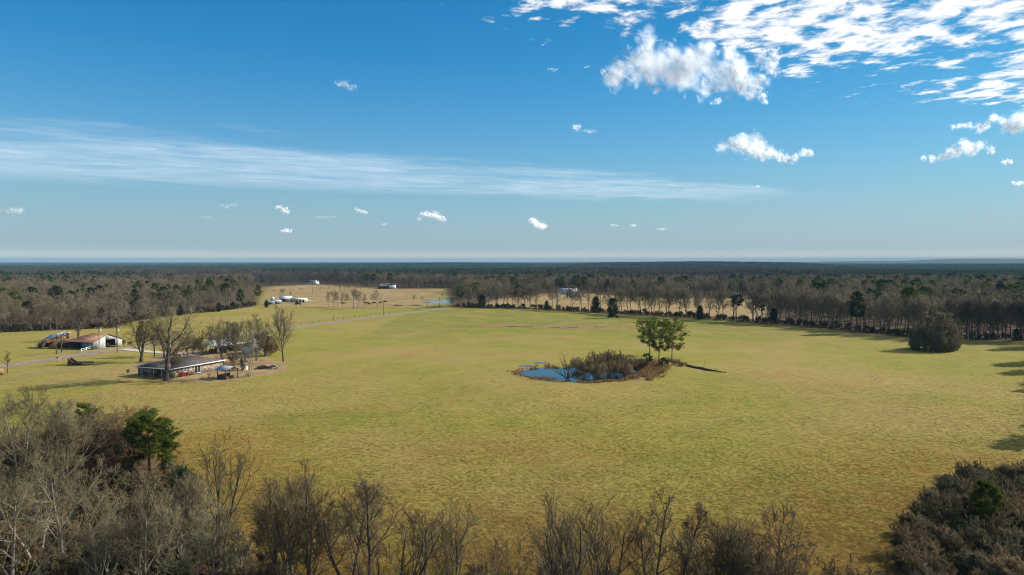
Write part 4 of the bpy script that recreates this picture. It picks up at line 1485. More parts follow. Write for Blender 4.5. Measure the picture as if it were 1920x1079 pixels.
scatter('undergrowth', np.column_stack([pts, z]), rng.random(len(pts)) * 6.28, (.7 + .8 * rng.random(len(pts))) * np.where(pts[:, 0] > .5 * pts[:, 1], .8, 1.0), np.where(pts[:, 0] > .45 * pts[:, 1], rng.choice([0, 2, 2, 5, 6, 6, 7, 8], len(pts)), rng.integers(0, 7, len(pts))), bm, 'bare brown undergrowth below the near trees')

# the sward itself, close enough to show its tussocks
gt = [tuft_mesh(950 + i, 20, .115, .035, M['blade'], .20) for i in range(4)] + [tuft_mesh(960 + i, 20, .13, .035, M['blade_dry'], .20) for i in range(3)] + [tuft_mesh(970 + i, 26, .18, .04, M['blade_dark'], .2) for i in range(2)]
n = 360000
y = 58 / (1 - rng.random(n) * (1 - 58 / 290.0))
x = rng.uniform(-.82, .82, n) * y
k = inside(OPEN1, x, y) & ~inside(POND, x, y) & (rng.random(n) > sstep(y, 130, 285)) & (seg_dist(ROAD, x, y, False) > 4)
x, y = x[k], y[k]
dryness = 1 - sstep(seg_dist(FG_EDGE + RIGHT_EDGE[:4], x, y, False), 3, 30)
rr_ = rng.random(len(x))
pick = np.where(rr_ < .02, 7 + rng.integers(0, 2, len(x)), np.where(rr_ < .22 + .45 * dryness, 4 + rng.integers(0, 3, len(x)), rng.integers(0, 4, len(x))))
patchy = np.sin(x * .31 + np.sin(y * .17) * 2) * np.sin(y * .27 + np.sin(x * .13) * 2)
scatter('grass', np.column_stack([x, y, terrain(x, y) - .02]), rng.random(len(x)) * 6.28, (.55 + .45 * rng.random(len(x)) + .08 * patchy).clip(.3, 1.3) * .8 * (1 - .6 * sstep(y, 150, 280)), pick, gt, 'rough tussocky winter grass of the field')

# hedge brush along the far edges
pts = []
for line, n in ((ROW_LINE, 620), (LEFT_LINE, 380)):
    pts += along(line, n, -1.0, 9.0)
pts = np.array(pts)
far_b = [bush_mesh(910, 2.2, 'twig', 1.0, .03), bush_mesh(911, 2.0, 'twig_dark', 1.0, .03), bush_mesh(912, 2.0, 'twig_willow', 1.0, .03), bush_mesh(913, 2.0, 'bark_dark', 1.0, .03, leafy=500)]
scatter('hedge_brush', np.column_stack([pts, terrain(pts[:, 0], pts[:, 1])]), rng.random(len(pts)) * 6.28, .35 + 1.35 * rng.random(len(pts)) ** 2, rng.integers(0, 4, len(pts)), far_b, 'dark brush under the trees at the field edge')


# the near and mid woods behind the rows, single trees instanced
wood_meshes = [joined('wood_tree', [(s.whole[0], s.whole[2]), (s.whole[1], s.whole[3])]) for s in MID[:8]]
wood_H = [s.H for s in MID[:8]]
pine_meshes = [joined('wood_pine', [(s.whole[0], s.whole[2]), (s.whole[1], s.whole[3])]) for s in PINES[:4]]


def forest_points(n, rlo, rhi, dens):
    """random spots of wood within the view between two depths"""
    y = np.sqrt(rng.uniform(rlo ** 2, rhi ** 2, n))
    u = rng.uniform(-.86, .86, n)
    x = u * y
    k = ~inside(OPEN1, x, y) & ~inside(OPEN2, x, y)
    k &= np.minimum(seg_dist(OPEN1, x, y), seg_dist(OPEN2, x, y)) > 14
    # the grove and the single row have open pasture behind them
    return x[k], y[k]


x, y = forest_points(9000, 240, 800, 0)
# thin strip between row and tan pasture stays open
u = 960 + F * x / y
strip = (u > 1000) & (u < 1440) & (y < 560)
k = ~strip
x, y, u = x[k], y[k], u[k]
pn = rng.random(len(x)) < np.where(u < 500, .03, .06) + .09 * (np.sin(x * .013 + 1) * np.sin(y * .011) > .35)
idx = np.where(pn, 8 + rng.integers(0, 4, len(x)), rng.integers(0, 8, len(x)))
scl = np.where(pn, .75 + .3 * rng.random(len(x)), .72 + .42 * rng.random(len(x)))
scatter('leafless_woods', np.column_stack([x, y, terrain(x, y)]), rng.random(len(x)) * 6.28, scl, idx, wood_meshes + pine_meshes, 'leafless brown woods with scattered pines behind the fields')


# farther woods: patches of simple trees
def patch(seed, kind):
    rg = np.random.default_rng(seed)
    g = Geo()
    S = 60.0
    n = 46 if kind != 'pine' else 110
    for i in range(n):
        cx, cy = rg.uniform(-S / 2, S / 2, 2)
        pine = kind == 'pine' or (kind == 'mixed' and rg.random() < .35) or (kind == 'bare' and rg.random() < .05)
        H = rg.uniform(9, 14.5) if not pine else (rg.uniform(11, 16.5) if kind != 'pine' else rg.uniform(9.5, 12))
        r = H * rg.uniform(.2, .32) if not pine else H * rg.uniform(.13, .2)
        g.tube([(cx, cy, 0), (cx, cy, H * .6)], [.2, .12], 3, 0, cap=False)
        m = 150 if not pine else 90
        d = unit(rg.normal(size=(m, 3)))
        q = d * (rg.random((m, 1)) ** .4)
        if pine:
            c = np.array([cx, cy, H * .72]) + q * np.array([r, r, H * .26])
            leaves(g, rg, c, rg.normal(size=(m, 3)), 1.5, 1.1, 1)
        else:
            c = np.array([cx, cy, H * .62]) + q * np.array([r, r, H * .36])
            dd = unit(q * np.array([1, 1, .6]) + rg.normal(size=(m, 3)) * .35 + np.array([0, 0, .55]))
            leaves(g, rg, c, dd, 2.3, .26, 2)
    return g.mesh('patch_' + kind, [M['bark_dark'], M['needles_far'], M['twig_far']])


PATCH = [patch(1, 'bare'), patch(2, 'bare'), patch(3, 'bare'), patch(4, 'mixed'), patch(5, 'mixed'), patch(6, 'pine'), patch(7, 'pine')]


def far_woods():
    P_, Q, A = [], [], []
    for rlo, rhi, step in ((640, 2600, 52), (2600, 6200, 62)):
        ys = np.arange(rlo, rhi, step)
        for y in ys:
            half = .84 * y
            xs = np.arange(-half, half, step)
            xx = xs + rng.uniform(-8, 8, len(xs))
            yy = y + rng.uniform(-10, 10, len(xs))
            ok = ~inside(OPEN1, xx, yy) & ~inside(OPEN2, xx, yy) & (np.minimum(seg_dist(OPEN1, xx, yy), seg_dist(OPEN2, xx, yy)) > 32)
            xx, yy = xx[ok], yy[ok]
            if not len(xx):
                continue
            u = 960 + F * xx / yy
            pn = np.zeros(len(xx), int)
            nz = np.sin(xx * .0041 + 2) * np.cos(yy * .0037 + 1) + .5 * np.sin(xx * .011 + yy * .009)
            rd = rng.random(len(xx))
            pn = np.where(nz + rd * .7 > .72, 1, 0)                              # mixed stands
            teal = (yy > np.where(u < 470, 1750, 1300) + 160 * np.sin(xx * .006)) & (u > -300) & (u < 1010) & (rd > .07)
            teal |= (yy > 1500 + 150 * np.sin(xx * .005)) & (u > 1530 + 40 * np.sin(yy * .01)) & (rd > .06)
            teal &= ~((u < 420) & (yy > 3900) & (rd < .55))
            pn = np.where(teal, 2, pn)
            pn = np.where((yy > 620) & (yy < 1250) & (u > 1640) & (nz > -.5), 2, pn)
            pn = np.where((yy > 800) & (yy < 1050) & (u > 700) & (u < 1500) & (nz > -.1), 1, pn)
            id_ = np.where(pn == 2, 5 + rng.integers(0, 2, len(xx)), np.where(pn == 1, 3 + rng.integers(0, 2, len(xx)), rng.integers(0, 3, len(xx))))
            P_.append(np.column_stack([xx, yy, terrain(xx, yy)]))
            Q.append(id_)
    P_ = np.concatenate(P_)
    Q = np.concatenate(Q)
    n = len(P_)
    scatter('far_woods', P_, rng.integers(0, 4, n) * math.pi / 2 + rng.random(n) * .3, .92 + .2 * rng.random(n), Q, PATCH, 'far woods rolling away to the hazy ridges')


far_woods()


# ------------------------------------------------------------------ farm buildings
def stone_mat():
    m = bpy.data.materials.new('fieldstone')
    m.use_nodes = True
    t = NT(m.node_tree)
    tc = t.n('ShaderNodeTexCoord').outputs['Object']
    vo = t.n('ShaderNodeTexVoronoi', {'Vector': tc, 'Scale': 2.6})
    ed = t.n('ShaderNodeTexVoronoi', {'Vector': tc, 'Scale': 2.6}, feature='DISTANCE_TO_EDGE')
    sp = t.n('ShaderNodeSeparateXYZ', {0: vo.outputs['Color']})
    col = t.mix(t.step(sp.outputs[0], .15, .85), rgba((.16, .115, .08)), rgba((.42, .34, .25)))
    col = t.mix(t.math('MULTIPLY', t.step(sp.outputs[1], .6, .9), .6), col, rgba((.25, .15, .10)))
    mort = t.step(ed.outputs['Distance'], .03, .09)
    col = t.mix(mort, rgba((.13, .12, .11)), col)
    b = t.n('ShaderNodeBump', {'Height': mort, 'Strength': .8, 'Distance': .06})
    bs = t.n('ShaderNodeBsdfPrincipled', {'Base Color': col, 'Roughness': .9, 'Normal': b.outputs[0]})
    t.n('ShaderNodeOutputMaterial', {'Surface': bs.outputs[0]})
    return m


M['stone'] = stone_mat()
M['shingle'] = mat('shingle', (.060, .053, .050), (.105, .092, .085), 1.1, bump=.5, bscale=9)
M['white_paint'] = mat('white_paint', (.74, .74, .72), (.60, .60, .57), 1.5)
M['white_metal'] = mat('white_metal', (.62, .64, .66), (.48, .50, .53), .5, rough=.5, spec=.5)
M['cream'] = mat('cream_metal', (.60, .55, .42), (.48, .42, .31), .5, rough=.6)
M['galv'] = mat('galvanised', (.34, .37, .40), (.24, .265, .29), .6, rough=.5, spec=.5, stretch=(1, .3, 1))
M['rust'] = mat('rusty_tin', (.26, .115, .065), (.36, .25, .20), .7, rough=.75, bump=.2, thr=(.42, .68), stretch=(1.6, .35, 1))
M['rust_red'] = mat('rust_red_tin', (.30, .095, .050), (.22, .075, .045), .9, rough=.8)
M['grey_board'] = mat('weathered_white_board', (.40, .42, .42), (.27, .285, .285), .8, stretch=(3, 3, .5))
M['blue_board'] = mat('blue_grey_board', (.17, .22, .26), (.12, .16, .19), .8, stretch=(3, 3, .4))
M['dark_wood'] = mat('dark_wood', (.050, .040, .034), (.085, .068, .055), 1.0, bump=.3)
M['brown_wood'] = mat('brown_wood', (.13, .085, .055), (.085, .055, .036), 1.0, bump=.3)
M['hay'] = mat('old_hay', (.36, .245, .11), (.25, .165, .075), 2.5, bump=.8, bscale=9)
M['glass'] = mat('window_glass', (.025, .032, .040), None, rough=.08, spec=.8)
M['brick_red'] = mat('chimney_brick', (.22, .085, .060), (.16, .062, .045), 2.5, bump=.4)
M['black'] = mat('dark_iron', (.018, .018, .020), (.035, .03, .028), 2.0, rough=.6)
M['rubber'] = mat('rubber', (.02, .02, .02), None)
M['red'] = mat('red_plastic', (.42, .03, .04), None, rough=.5)
M['yellow'] = mat('pale_yellow', (.58, .48, .22), None, rough=.6)
M['green'] = mat('leaf_green', (.05, .14, .03), (.08, .18, .04), 6)
M['pole'] = mat('pole_wood', (.17, .145, .12), (.24, .21, .18), 2.0)
M['pole_dark'] = mat('pole_wood_dark', (.07, .055, .045), (.11, .09, .075), 2.0)


def local(o, p):
    """world point -> coordinates of thing o (z kept relative)"""
    d = Vector(p) - o.location
    c, s_ = math.cos(-o.rotation_euler[2]), math.sin(-o.rotation_euler[2])
    return (d.x * c - d.y * s_, d.x * s_ + d.y * c, d.z)


def hip_roof(L, W, h, z, ov=.5, inset=None, th=.12, gable_front=False, gable_back=False, mi=0):
    """roof over rectangle x 0..L, y 0..W, eave height z"""
    g = Geo()
    x0, x1, y0, y1 = -ov, L + ov, -ov, W + ov
    inset = W / 2 if inset is None else inset
    rx0 = x0 if gable_back else x0 + inset + ov * .4
    rx1 = x1 if gable_front else x1 - inset - ov * .4
    ym = W / 2
    A, B, C, D = (x0, y0, z), (x1, y0, z), (x1, y1, z), (x0, y1, z)
    E, G = (rx0, ym, z + h), (rx1, ym, z + h)
    g.slab([A, B, G, E], th, mi)
    g.slab([C, D, E, G], th, mi)
    if not gable_back:
        g.slab([D, A, E], th, mi)
    if not gable_front:
        g.slab([B, C, G], th, mi)
    return g


def window(parent, x, y, z, w, h, face, fr='white_paint', label=None):
    """window standing proud of a wall; face 'x+','x-','y-','y+' is its outward side"""
    f, gl = Geo(), Geo()
    t = .09
    ax = face[0]
    sg = 1 if face[1] == '+' else -1
    def bar(u, v, du, dv, g, dep, off):
        if ax == 'y':
            g.box((x + u, y + sg * off, z + v), (du, dep, dv))
        else:
            g.box((x + sg * off, y + u, z + v), (dep, du, dv))
    bar(0, h / 2, w, t, f, .10, .05)
    bar(0, -h / 2, w + .1, t, f, .14, .07)
    for u in (-w / 2, w / 2):
        bar(u, 0, t, h - t, f, .10, .05)
    bar(0, 0, t * .6, h - t, f, .08, .04)
    bar(0, 0, w - t, h - t, gl, .02, .02)
    o = part('window', f, M[fr], parent, label)
    part('pane', gl, M['glass'], o)
    return o


# --- stone ranch house: local x runs along its long lit front (near corner -> away), y to the shaded end
c0, c1, c2_ = onground(320, 711), onground(410, 694), onground(253, 706)
ang = math.atan2(c1.y - c0.y, c1.x - c0.x)
HL, HW, HH = 17.0, 11.6, 2.55
o = thing('farmhouse', 'low stone ranch house with dark shingle roof and white eaves beneath bare trees', 'house', (c0.x, c0.y, c0.z - .05), ang)
w = Geo()
w.box((HL / 2, .15, HH / 2), (HL, .3, HH))
w.box((HL / 2, HW - .15, HH / 2), (HL, .3, HH))
w.box((.15, HW - 2.6, HH / 2), (.3, 4.6, HH))       # shaded end, its middle set back as a porch
w.box((2.2, 3.6, HH / 2), (.3, 6.6, HH))
w.box((1.2, HW - 4.75, HH / 2), (1.7, .28, HH))
w.box((HL - .15, HW / 2, HH / 2), (.3, HW - .6, HH))
part('wall', w, M['stone'], o)
rf = part('roof', hip_roof(HL, HW, 1.65, HH, .55), M['shingle'], o)
fa = Geo()
fa.box((HL / 2, -.62, HH - .06), (HL + 1.3, .08, .24))
fa.box((-.62, HW / 2, HH - .06), (.08, HW + 1.3, .22))
fa.box((HL / 2, HW + .62, HH - .06), (HL + 1.3, .08, .22))
part('fascia', fa, M['white_paint'], o)
pp = Geo()
pp.box((.2, .3, HH / 2), (.2, .2, HH)); pp.box((.2, 3.4, HH / 2), (.16, .16, HH)); pp.box((.2, 6.3, HH / 2), (.16, .16, HH))
part('porch_posts', pp, M['white_paint'], o).name = 'porch_frame'
window(o, 8.4, 0, 1.25, 2.0, 1.9, 'y-', label='large white framed window')
window(o, 4.3, 0, 1.65, .8, .9, 'y-')
window(o, 6.1, 0, 1.75, .7, .6, 'y-')
window(o, 0, HW - 2.4, 1.5, 1.3, 1.1, 'x-', 'grey_board')
g = Geo(); g.box((2.02, 3.4, 1.02), (.06, .95, 2.04)); d_ = part('door', g, M['white_paint'], o)
g = Geo(); g.box((1.96, 3.75, 1.0), (.06, .08, .08)); part('handle', g, M['black'], d_)
# roof details
g = Geo(); g.box((9.5, 7.2, 4.0), (.7, .7, 1.2)); part('chimney', g, M['brick_red'], rf)

# things along the house wall
def pot_plant(px, py, h, m, lab, pm='brown_wood'):
    p = onground(px, py)
    t_ = thing('potted_plant', lab, 'potted plant', p)
    g = Geo(); g.smooth = True
    g.tube([(0, 0, 0), (0, 0, h * .4), (0, 0, h * .45)], [.16, .24, .26], 8)
    part('pot', g, M[pm], t_)
    g = Geo()
    rg = np.random.default_rng(int(px))
    c = rg.normal(size=(160, 3)) * np.array([.2, .2, .16]) * h + np.array([0, 0, h * .72])
    leaves(g, rg, c, rg.normal(size=(160, 3)) + np.array([0, 0, .5]), .22, .16)
    part('foliage', g, M[m], t_)


pot_plant(323.5, 711.5, 1.5, 'green', 'potted green plant at the stone house near corner')
pot_plant(328, 710, 1.3, 'yellow', 'pale yellow flowers in a pot by the stone house wall')
pot_plant(341.5, 707.5, 1.1, 'red', 'bright red flowers in a pot under the small house window', 'red')
pot_plant(350, 705.5, .8, 'red', 'low reddish plant in a pot beside the large house window')
# bird bath
p = onground(391.8, 708)
t_ = thing('bird_bath', 'dark bird bath on a stem between house and pavilion', 'bird bath', p)
g = Geo(); g.smooth = True; g.tube([(0, 0, 0), (0, 0, .1), (0, 0, .8)], [.3, .12, .1], 10); part('pedestal', g, M['dark_wood'], t_)
g = Geo(); g.smooth = True; g.tube([(0, 0, .78), (0, 0, .84), (0, 0, .95)], [.12, .5, .62], 12); part('bowl', g, M['dark_wood'], t_)
# stone-coloured tank by the pavilion tree
p = onground(458.5, 693)
t_ = thing('water_tank', 'pale upright water tank between pavilion and log pile', 'tank', p)
g = Geo(); g.smooth = True; g.tube([(0, 0, 0), (0, 0, 1.7)], [.85, .85], 14); part('shell', g, M['cream'], t_)
g = Geo(); g.smooth = True; g.tube([(0, 0, 1.7), (0, 0, 2.0), (0, 0, 2.12)], [.86, .55, .2], 14); part('lid', g, M['white_metal'], t_)
# small dark chair by the slim tree
p = onground(459, 707.5)
t_ = thing('garden_chair', 'small dark garden chair beside the slim pale tree', 'chair', p, .5)
g = Geo(); g.box((0, 0, .42), (.55, .5, .06)); part('seat', g, M['black'], t_)
g = Geo(); g.box((.26, 0, .75), (.05, .5, .6)); part('backrest', g, M['black'], t_)
for sx in (-.24, .24):
    for sy in (-.2, .2):
        g = Geo(); g.box((sx, sy, .2), (.05, .05, .4)); part('leg', g, M['black'], t_)

# --- little open pavilion
p = onground(427, 709)
o = thing('pavilion', 'little open timber pavilion with a grey tin gable roof', 'pavilion', p, ang - .12)
PW, PD = 3.6, 3.2
for sx in (-PW / 2, PW / 2):
    for sy in (-PD / 2, PD / 2):
        g = Geo(); g.box((sx, sy, 1.15), (.16, .16, 2.3)); part('post', g, M['dark_wood'], o)
g = Geo()
g.box((0, PD / 2, .5), (PW - .2, .08, 1.0)); g.box((-PW / 2, 0, .5), (.08, PD - .2, 1.0)); g.box((0, -PD / 2, .82), (PW - .2, .08, .12))
g.box((0, -PD / 2, .38), (PW - .2, .08, .10))
part('railing', g, M['dark_wood'], o)
g = Geo()
for sx in (-PW / 2, PW / 2):
    g.box((sx, 0, 2.24), (.14, PD + .2, .14))
for sy in (-PD / 2, PD / 2):
    g.box((0, sy, 2.38), (PW + .2, .14, .14))
part('beam', g, M['dark_wood'], o)
part('roof', hip_roof(PD + .2, PW, .85, 2.4, .45, gable_front=True, gable_back=True, th=.06).transform(lambda v: np.stack([v[:, 1] - PW / 2, v[:, 0] - PD / 2 - .1, v[:, 2]], 1)), M['galv'], o)
# under it: a smoker and a pale bin
q = p + Vector((-.2, .2, 0))
t_ = thing('barrel_smoker', 'black barrel smoker standing inside the little pavilion', 'smoker', q, .4)
g = Geo(); g.smooth = True; g.tube([(-.7, 0, .95), (.7, 0, .95)], [.38, .38], 12); part('barrel', g, M['black'], t_)
for sx in (-.5, .5):
    g = Geo(); g.box((sx, 0, .3), (.08, .5, .6)); part('leg', g, M['black'], t_)
g = Geo(); g.smooth = True; g.tube([(.5, 0, 1.3), (.5, 0, 2.0)], [.07, .07], 8); part('stack', g, M['galv'], t_)
p2_ = onground(430.5, 708.5)
t_ = thing('bin', 'pale grey bin at the pavilion front', 'bin', p2_)
g = Geo(); g.smooth = True; g.tube([(0, 0, 0), (0, 0, .75)], [.24, .3], 10); part('body', g, M['white_metal'], t_)
g = Geo(); g.smooth = True; g.tube([(0, 0, .75), (0, 0, .82), (0, 0, .86)], [.32, .3, .1], 10); part('lid', g, M['white_metal'], t_)
p2_ = onground(434.5, 708.5)
t_ = thing('firewood_box', 'black iron box against the pavilion right post', 'box', p2_, ang)
g = Geo(); g.box((0, 0, .35), (.9, .6, .7)); part('body', g, M['black'], t_)
g = Geo(); g.box((0, 0, .73), (.98, .68, .06)); part('lid', g, M['black'], t_)

# --- log pile
p = onground(500, 691)
o = thing('log_pile', 'heap of dark cut logs on the grass left of the tall lone tree', 'log pile', p, .15)
rg = np.random.default_rng(21)
for i in range(46):
    lay = 0 if i < 24 else (1 if i < 38 else 2)
    x = rg.uniform(-2.7 + .3 * lay, 2.7 - .4 * lay)
    y = rg.uniform(-.75, .75) * (1 - .25 * lay)
    L = rg.uniform(.6, 1.3)
    a_ = rg.uniform(-.6, .6) + (1.2 if rg.random() < .4 else 0)
    r_ = rg.uniform(.13, .24)
    z_ = .18 + .34 * lay
    g = Geo(); g.smooth = False
    g.tube([(x - L / 2 * math.cos(a_), y - L / 2 * math.sin(a_), z_), (x + L / 2 * math.cos(a_), y + L / 2 * math.sin(a_), z_ + rg.uniform(-.1, .1))], [r_, r_ * .9], 7)
    part('log', g, M['dark_wood' if rg.random() < .65 else 'bark_pale'], o)

# --- carport with tin hip roof and cream shed behind
p = onground(397, 663.5)
CL, CW = 10.5, 7.4
o = thing('carport', 'open sided carport with a pale grey tin hip roof behind the stone house', 'carport', (p.x + 2.0, p.y, p.z), ang - .06)
for ix in range(4):
    for yy in (0, CW):
        g = Geo(); g.box((ix * CL / 3, yy, 1.35), (.14, .14, 2.7)); part('post', g, M['white_paint' if ix == 0 else 'brown_wood'], o)
part('roof', hip_roof(CL, CW, 1.75, 2.7, .5, inset=2.6, th=.07), M['white_metal'], o)
g = Geo(); g.box((CL / 2, -.53, 2.66), (CL + 1.1, .06, .18)); g.box((-.53, CW / 2, 2.66), (.06, CW + 1.1, .18)); part('fascia', g, M['white_paint'], o)
g = Geo(); g.box((CL * .72, CW - .2, 1.3), (CL * .5, .12, 2.6)); g.box((CL - .1, CW / 2, 1.3), (.12, CW - .4, 2.6)); part('wall', g, M['brown_wood'], o)
# clutter under it
for (lx, ly, dx, dy, dz, lab, m_) in ((1.6, 2.0, 1.2, .9, .9, 'dark crate at the front of the carport', 'dark_wood'), (2.0, 5.0, 1.6, 1.1, 1.2, 'rusty red crate deep in the carport', 'rust_red'), (4.4, 1.3, 1.0, .8, .8, 'brown crate along the carport open side', 'brown_wood')):
    wp = o.matrix_basis @ Vector((lx, ly, 0))
    t_ = thing('crate', lab, 'crate', wp, ang)
    g = Geo(); g.box((0, 0, dz / 2), (dx, dy, dz)); part('body', g, M[m_], t_)
    g = Geo(); g.box((0, 0, dz + .04), (dx + .06, dy + .06, .08)); part('lid', g, M['dark_wood'], t_)
p = onground(472, 664)
o = thing('metal_shed', 'cream metal shed glimpsed through bare branches right of the carport', 'shed', p, .18)
g = Geo()
g.poly_prism([(-3.2, 0, 0), (3.2, 0, 0), (3.2, 0, 3.0), (0, 0, 4.2), (-3.2, 0, 3.0)], (0, 7.0, 0)); part('wall', g, M['cream'], o)
rr = Geo(); rr.slab([(-3.5, -.3, 2.95), (0, -.3, 4.3), (0, 7.3, 4.3), (-3.5, 7.3, 2.95)], .08); rr.slab([(0, -.3, 4.3), (3.5, -.3, 2.95), (3.5, 7.3, 2.95), (0, 7.3, 4.3)], .08)
part('roof', rr, M['white_metal'], o)
g = Geo(); g.box((-1.0, -.04, 1.2), (2.4, .08, 2.4)); part('door', g, M['white_metal'], o)

# --- rusty barn with pale gable: local x along the gable front, y back along the ridge
b0, b1 = onground(174.6, 656.7), onground(229, 649)
ba = math.atan2(b1.y - b0.y, b1.x - b0.x)
BW = (b1 - b0).length
o = thing('barn', 'old barn with rust streaked tin roof and weathered white gable front', 'barn', b0, ba)
BD, BE, BP = 12.6, 2.55, 4.6
xL, xR = BW * .42, BW * .76          # the wide opening
g = Geo()
pk = lambda x: BE + (BP - BE) * (1 - abs(x - BW / 2) / (BW / 2))
oh = 2.75
g.poly_prism([(0, 0, 0), (xL, 0, 0), (xL, 0, pk(xL)), (0, 0, BE)], (0, .12, 0))
g.poly_prism([(xR, 0, 0), (BW, 0, 0), (BW, 0, BE), (xR, 0, pk(xR))], (0, .12, 0))
g.poly_prism([(xL, 0, oh), (xR, 0, oh), (xR, 0, pk(xR)), (BW / 2, 0, BP), (xL, 0, pk(xL))], (0, .12, 0))
part('gable_wall', g, M['grey_board'], o)
g = Geo(); g.box((.06, 2.6, BE / 2 - .05), (.12, 4.8, BE - .1)); part('side_wall', g, M['blue_board'], o)
g = Geo(); g.box((BW - .06, BD / 2, BE / 2), (.12, BD - .3, BE)); g.box((BW / 2, BD - .06, BE / 2), (BW - .3, .12, BE)); part('back_wall', g, M['brown_wood'], o)
for yy in (5.2, 7.6, 10.0, 12.4):
    g = Geo(); g.box((.1, yy, BE / 2), (.18, .18, BE)); part('post', g, M['dark_wood'], o)
g = Geo()
ov = .35
A, B_ = (-.5, -ov, BE - .12), (-.5, BD + .3, BE - .12)
E_, G_ = (BW / 2, -ov, BP + .1), (BW / 2, BD * .55, BP + .1)
g.slab([A, E_, G_, B_], .07)
g.slab([(BW + .5, -ov, BE - .12), (BW + .5, BD + .3, BE - .12), G_, E_], .07)
g.slab([B_, G_, (BW + .5, BD + .3, BE - .12)], .07)
part('roof', g, M['rust'], o)
for k in range(15):                    # standing seams of the tin
    t0 = (k + .5) / 15
    ye = -ov + (BD + .3 + ov) * t0
    yr = -ov + (BD * .55 + ov) * t0
    g = Geo(); g.tube([(-.5, ye, BE - .10), (BW / 2, yr, BP + .12)], [.035, .035], 4); part('seam', g, M['rust'], o)
g = Geo(); g.tube([(-.3, -.2, BE + .02), (BW / 2, -.2, BP + .06), (BW + .3, -.2, BE + .02)], [.09, .09, .09], 4); part('barge_board', g, M['dark_wood'], o)
# hay inside
wp = o.matrix_basis
for i, (lx, ly, lab) in enumerate([(BW * .50, 2.6, 'round hay bale just inside the barn opening'), (BW * .68, 3.0, 'round hay bale right inside the barn opening'), (3.6, 8.2, 'old hay bale in the open side stall of the barn'), (2.2, 10.6, 'old hay bale at the far end of the barn side stall')]):
    q = wp @ Vector((lx, ly, 0))
    t_ = thing('hay_bale', lab, 'hay bale', q, ba + .3 * i)
    g = Geo(); g.smooth = False
    g.tube([(-.75, 0, .8), (-.7, 0, .8), (.7, 0, .8), (.75, 0, .8)], [.7, .8, .8, .7], 16)
    part('roll', g, M['hay'], t_)
p = onground(0, 703)
t_ = thing('hay_bale', 'round tan hay bale at the left frame edge by the road', 'hay bale', p, .5)
g = Geo(); g.tube([(-.8, 0, .8), (-.72, 0, .8), (.72, 0, .8), (.8, 0, .8)], [.7, .82, .82, .7], 18); part('roll', g, M['hay'], t_)
g = Geo(); g.smooth = True; g.tube([(.80, 0, .8), (.83, 0, .8)], [.55, .2], 14); part('end_face', g, M['hay'], t_)

# --- collapsed tin shed at the far left
s0 = onground(66, 655)
o = thing('collapsed_shed', 'collapsed shed of red and silver tin with a brick chimney left standing', 'shed', s0, -.06)
sw = 11.5
def sheet(name, quad, m_, label=None):
    g = Geo(); g.slab(quad, .06); part(name, g, M[m_], o, label)
sheet('roof_sheet', [(.0, 2.9, 2.45), (5.4, 3.0, 3.5), (6.3, 6.2, 5.3), (.5, 6.6, 4.0)], 'galv', 'silver tin roof sheet')
sheet('roof_sheet', [(5.7, 3.3, 3.7), (8.4, 3.6, 4.0), (8.7, 5.8, 5.2), (6.4, 5.9, 5.0)], 'galv', 'silver tin roof sheet')
sheet('roof_sheet', [(.8, .4, 1.5), (4.9, .2, 2.0), (5.2, 2.9, 3.4), (.9, 3.1, 2.4)], 'rust_red', 'sagging red tin sheet')
sheet('roof_sheet', [(4.6, 1.6, 2.9), (8.0, 1.8, 3.2), (8.2, 3.5, 4.4), (5.3, 3.2, 4.0)], 'rust', 'rusty tin sheet under the ridge')
sheet('roof_sheet', [(4.9, -.3, .6), (7.6, -.2, .8), (7.2, 1.2, 2.4), (5.1, 1.1, 2.2)], 'rust_red', 'fallen orange red tin sheet')
sheet('roof_sheet', [(7.7, .8, 1.9), (11.4, 1.4, 2.0), (11.2, 3.2, 2.9), (8.0, 3.2, 3.0)], 'rust', 'low rusty tin sheet')
g = Geo(); g.box((3.0, 4.9, .9), (5.6, .1, 1.8)); g.box((.3, 2.9, 1.0), (.1, 4.0, 2.0)); g.box((7.2, 3.6, .95), (5.0, .1, 1.9)); part('wall', g, M['dark_wood'], o)
for (x_, y_, h_) in ((.25, .5, 1.6), (.2, 3.1, 2.6), (4.9, 1.2, 2.0), (8.1, 1.0, 1.9), (11.1, 1.6, 2.0), (9.6, 1.3, 1.9)):
    g = Geo(); g.box((x_, y_, h_ / 2), (.16, .16, h_)); part('post', g, M['dark_wood'], o)
g = Geo(); g.box((9.0, 3.9, 2.5), (1.0, .9, 5.0)); part('chimney', g, M['brick_red'], o)
g = Geo(); g.box((6.6, 4.6, 3.9), (.16, .16, 2.4)); part('post', g, M['bark_dark'], o)
rg = np.random.default_rng(4)
for i in range(14):
    x_, y_ = rg.uniform(1, 11), rg.uniform(-.3, 1.2)
    g = Geo(); a_ = rg.uniform(-.7, .7); L = rg.uniform(1, 2.6)
    g.box((x_, y_, .12 + rg.uniform(0, .3)), (L, .18, .05), a_); part('board', g, M['dark_wood' if i % 3 else 'brown_wood'], o)

# --- rail fence by the barn
f0, f1 = onground(152.5, 662), onground(171, 656.5)
o = thing('rail_fence', 'short white board fence by the shaded barn wall', 'fence', f0)
dv = f1 - f0
for t in (0, .5, 1.0):
    q = dv * t
    g = Geo(); g.box((q.x, q.y, .65), (.14, .14, 1.3)); part('post', g, M['white_paint'], o)
for zz in (.55, 1.05):
    g = Geo(); g.tube([(0, -.09, zz), (dv.x, dv.y - .09, zz)], [.07, .07], 4); part('rail', g, M['white_paint'], o)

